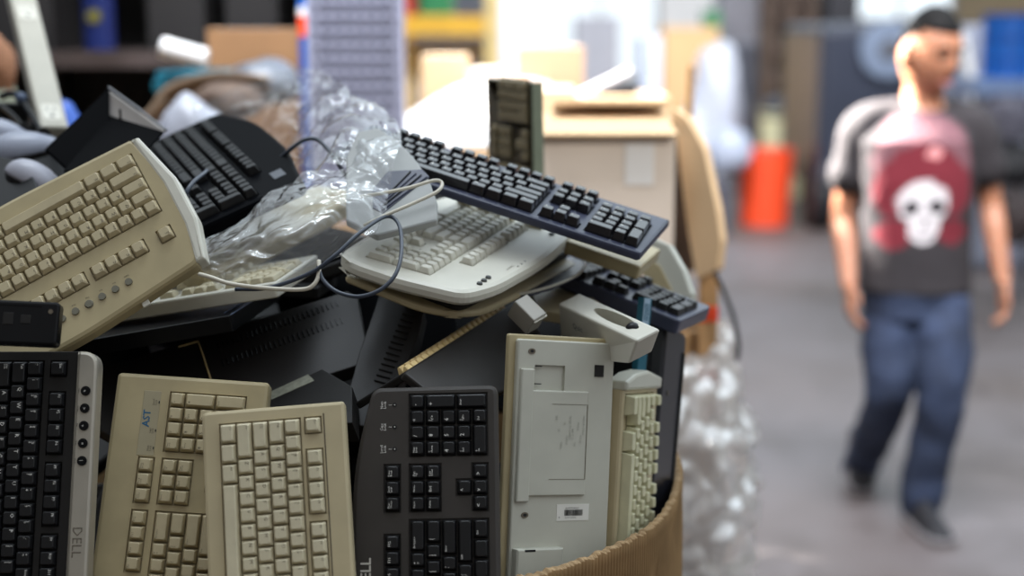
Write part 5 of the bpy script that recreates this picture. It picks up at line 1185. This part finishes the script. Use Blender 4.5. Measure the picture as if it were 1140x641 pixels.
loft(bm, [(hem, .196, .135), (hem + Vector((0, 0, .05)), .192, .130), (pel + (che - pel) * .4, .183, .125), (pel + (che - pel) * .8, .198, .130), (che + Vector((0, 0, .06)), .205, .128), (nb + Vector((0, .01, -.055)), .17, .10), (nb + Vector((0, .01, -.012)), .085, .075)])
for sh, el, sg in ((shR, elR, -1), (shL, elL, 1)):
    c = sh * .48 + el * .52; limb(bm, [nb + Vector((sg * .07, .01, -.05)), sh + Vector((0, 0, .004)), sh * .65 + el * .35 + Vector((sg * .006, 0, 0)), c + Vector((sg * .012, 0, 0))], [.060, .074, .074, .076])
remeshed('t_shirt', bm, SH, person, .007, 5, lambda c, n: n * .006 * noise.noise(Vector((c.x * 7, c.y * 7, c.z * 4))))
# jeans
JN = mat('blue_denim', (46, 58, 84), .85, .3, 7, .02, rgb2=(28, 38, 58))
bm = bmesh.new()
loft(bm, [(pel + Vector((0, 0, -.09)), .165, .125), (pel + Vector((0, 0, .0)), .182, .128), (pel + Vector((0, 0, .06)), .176, .122)])
limb(bm, [hpR + Vector((0, 0, -.02)), (hpR * .5 + knR * .5) + Vector((-.006, -.012, 0)), knR, (knR * .5 + anR * .5), anR + Vector((0, .0, .01))], [.112, .100, .080, .072, .066])
limb(bm, [hpL + Vector((0, 0, -.02)), (hpL * .5 + knL * .5) + Vector((.004, -.012, 0)), knL, (knL * .5 + anL * .5) + Vector((0, .02, 0)), anL + Vector((0, .01, .015))], [.112, .104, .084, .078, .074])
remeshed('jeans', bm, JN, person, .007, 4, lambda c, n: n * .010 * noise.noise(Vector((c.x * 9, c.y * 9, c.z * 12))))
# shoes
def shoe(heel, toe, up):
    d = (toe - heel); ln = d.length; x = d.normalized(); z = (up - x * up.dot(x)).normalized(); y = z.cross(x); M = basis(x, y, z, heel)
    def sec(t): return (.036 + .016 * math.sin(min(1, t * 1.15) * math.pi * .62)) * (1 if t < .86 else math.sqrt(max(.02, 1 - ((t - .86) / .16) ** 2)))
    bm = bmesh.new(); rings = []
    for i in range(21):
        t = i / 20; w_ = sec(t); h = .095 * (1 - t) ** 1.1 + .042 + (.0 if t < .9 else -.02 * (t - .9) / .1); ring = []
        for k in range(20):
            a = 2 * math.pi * k / 20; ring.append(bm.verts.new(Vector((t * ln, math.cos(a) * w_ * (1.0 if math.sin(a) < .2 else .85), .018 + (h - .018) * max(0, math.sin(a))))))
        rings.append(ring)
    for a_, b_ in zip(rings, rings[1:]):
        for k in range(20): bm.faces.new((a_[k], a_[(k + 1) % 20], b_[(k + 1) % 20], b_[k]))
    bm.faces.new(rings[0][::-1]); bm.faces.new(rings[-1])
    up_ = obj('shoe', bm, mat('black_canvas', (24, 24, 30), .7, .2, 40, .02), person, M, smooth=True)
    bm = bmesh.new(); pts = [(t / 20 * ln * 1.03 - .006, sec(t / 20) + .005) for t in range(21)]; pts = [(x_, -w_) for x_, w_ in pts] + [(x_, w_) for x_, w_ in pts[::-1]]
    plate(bm, pts, 0, .026, .004); obj('sole', bm, mat('grey_rubber_sole', (122, 118, 120), .7, .1, 30, 0), up_)
shoe(Vector((J(1018, 590, 4.70).x, 4.72 - PR.y, 0.002)), Vector((J(1050, 598, 4.50).x, 4.46 - PR.y, 0.002)), Vector((0, 0, 1)))
tr_ = Vector((J(958, 548, 5.0).x, 5.0 - PR.y, .004)); hr_ = Vector((J(952, 515, 5.2).x, 5.17 - PR.y, .185)); shoe(hr_, tr_, Vector((0, -.75, .65)))
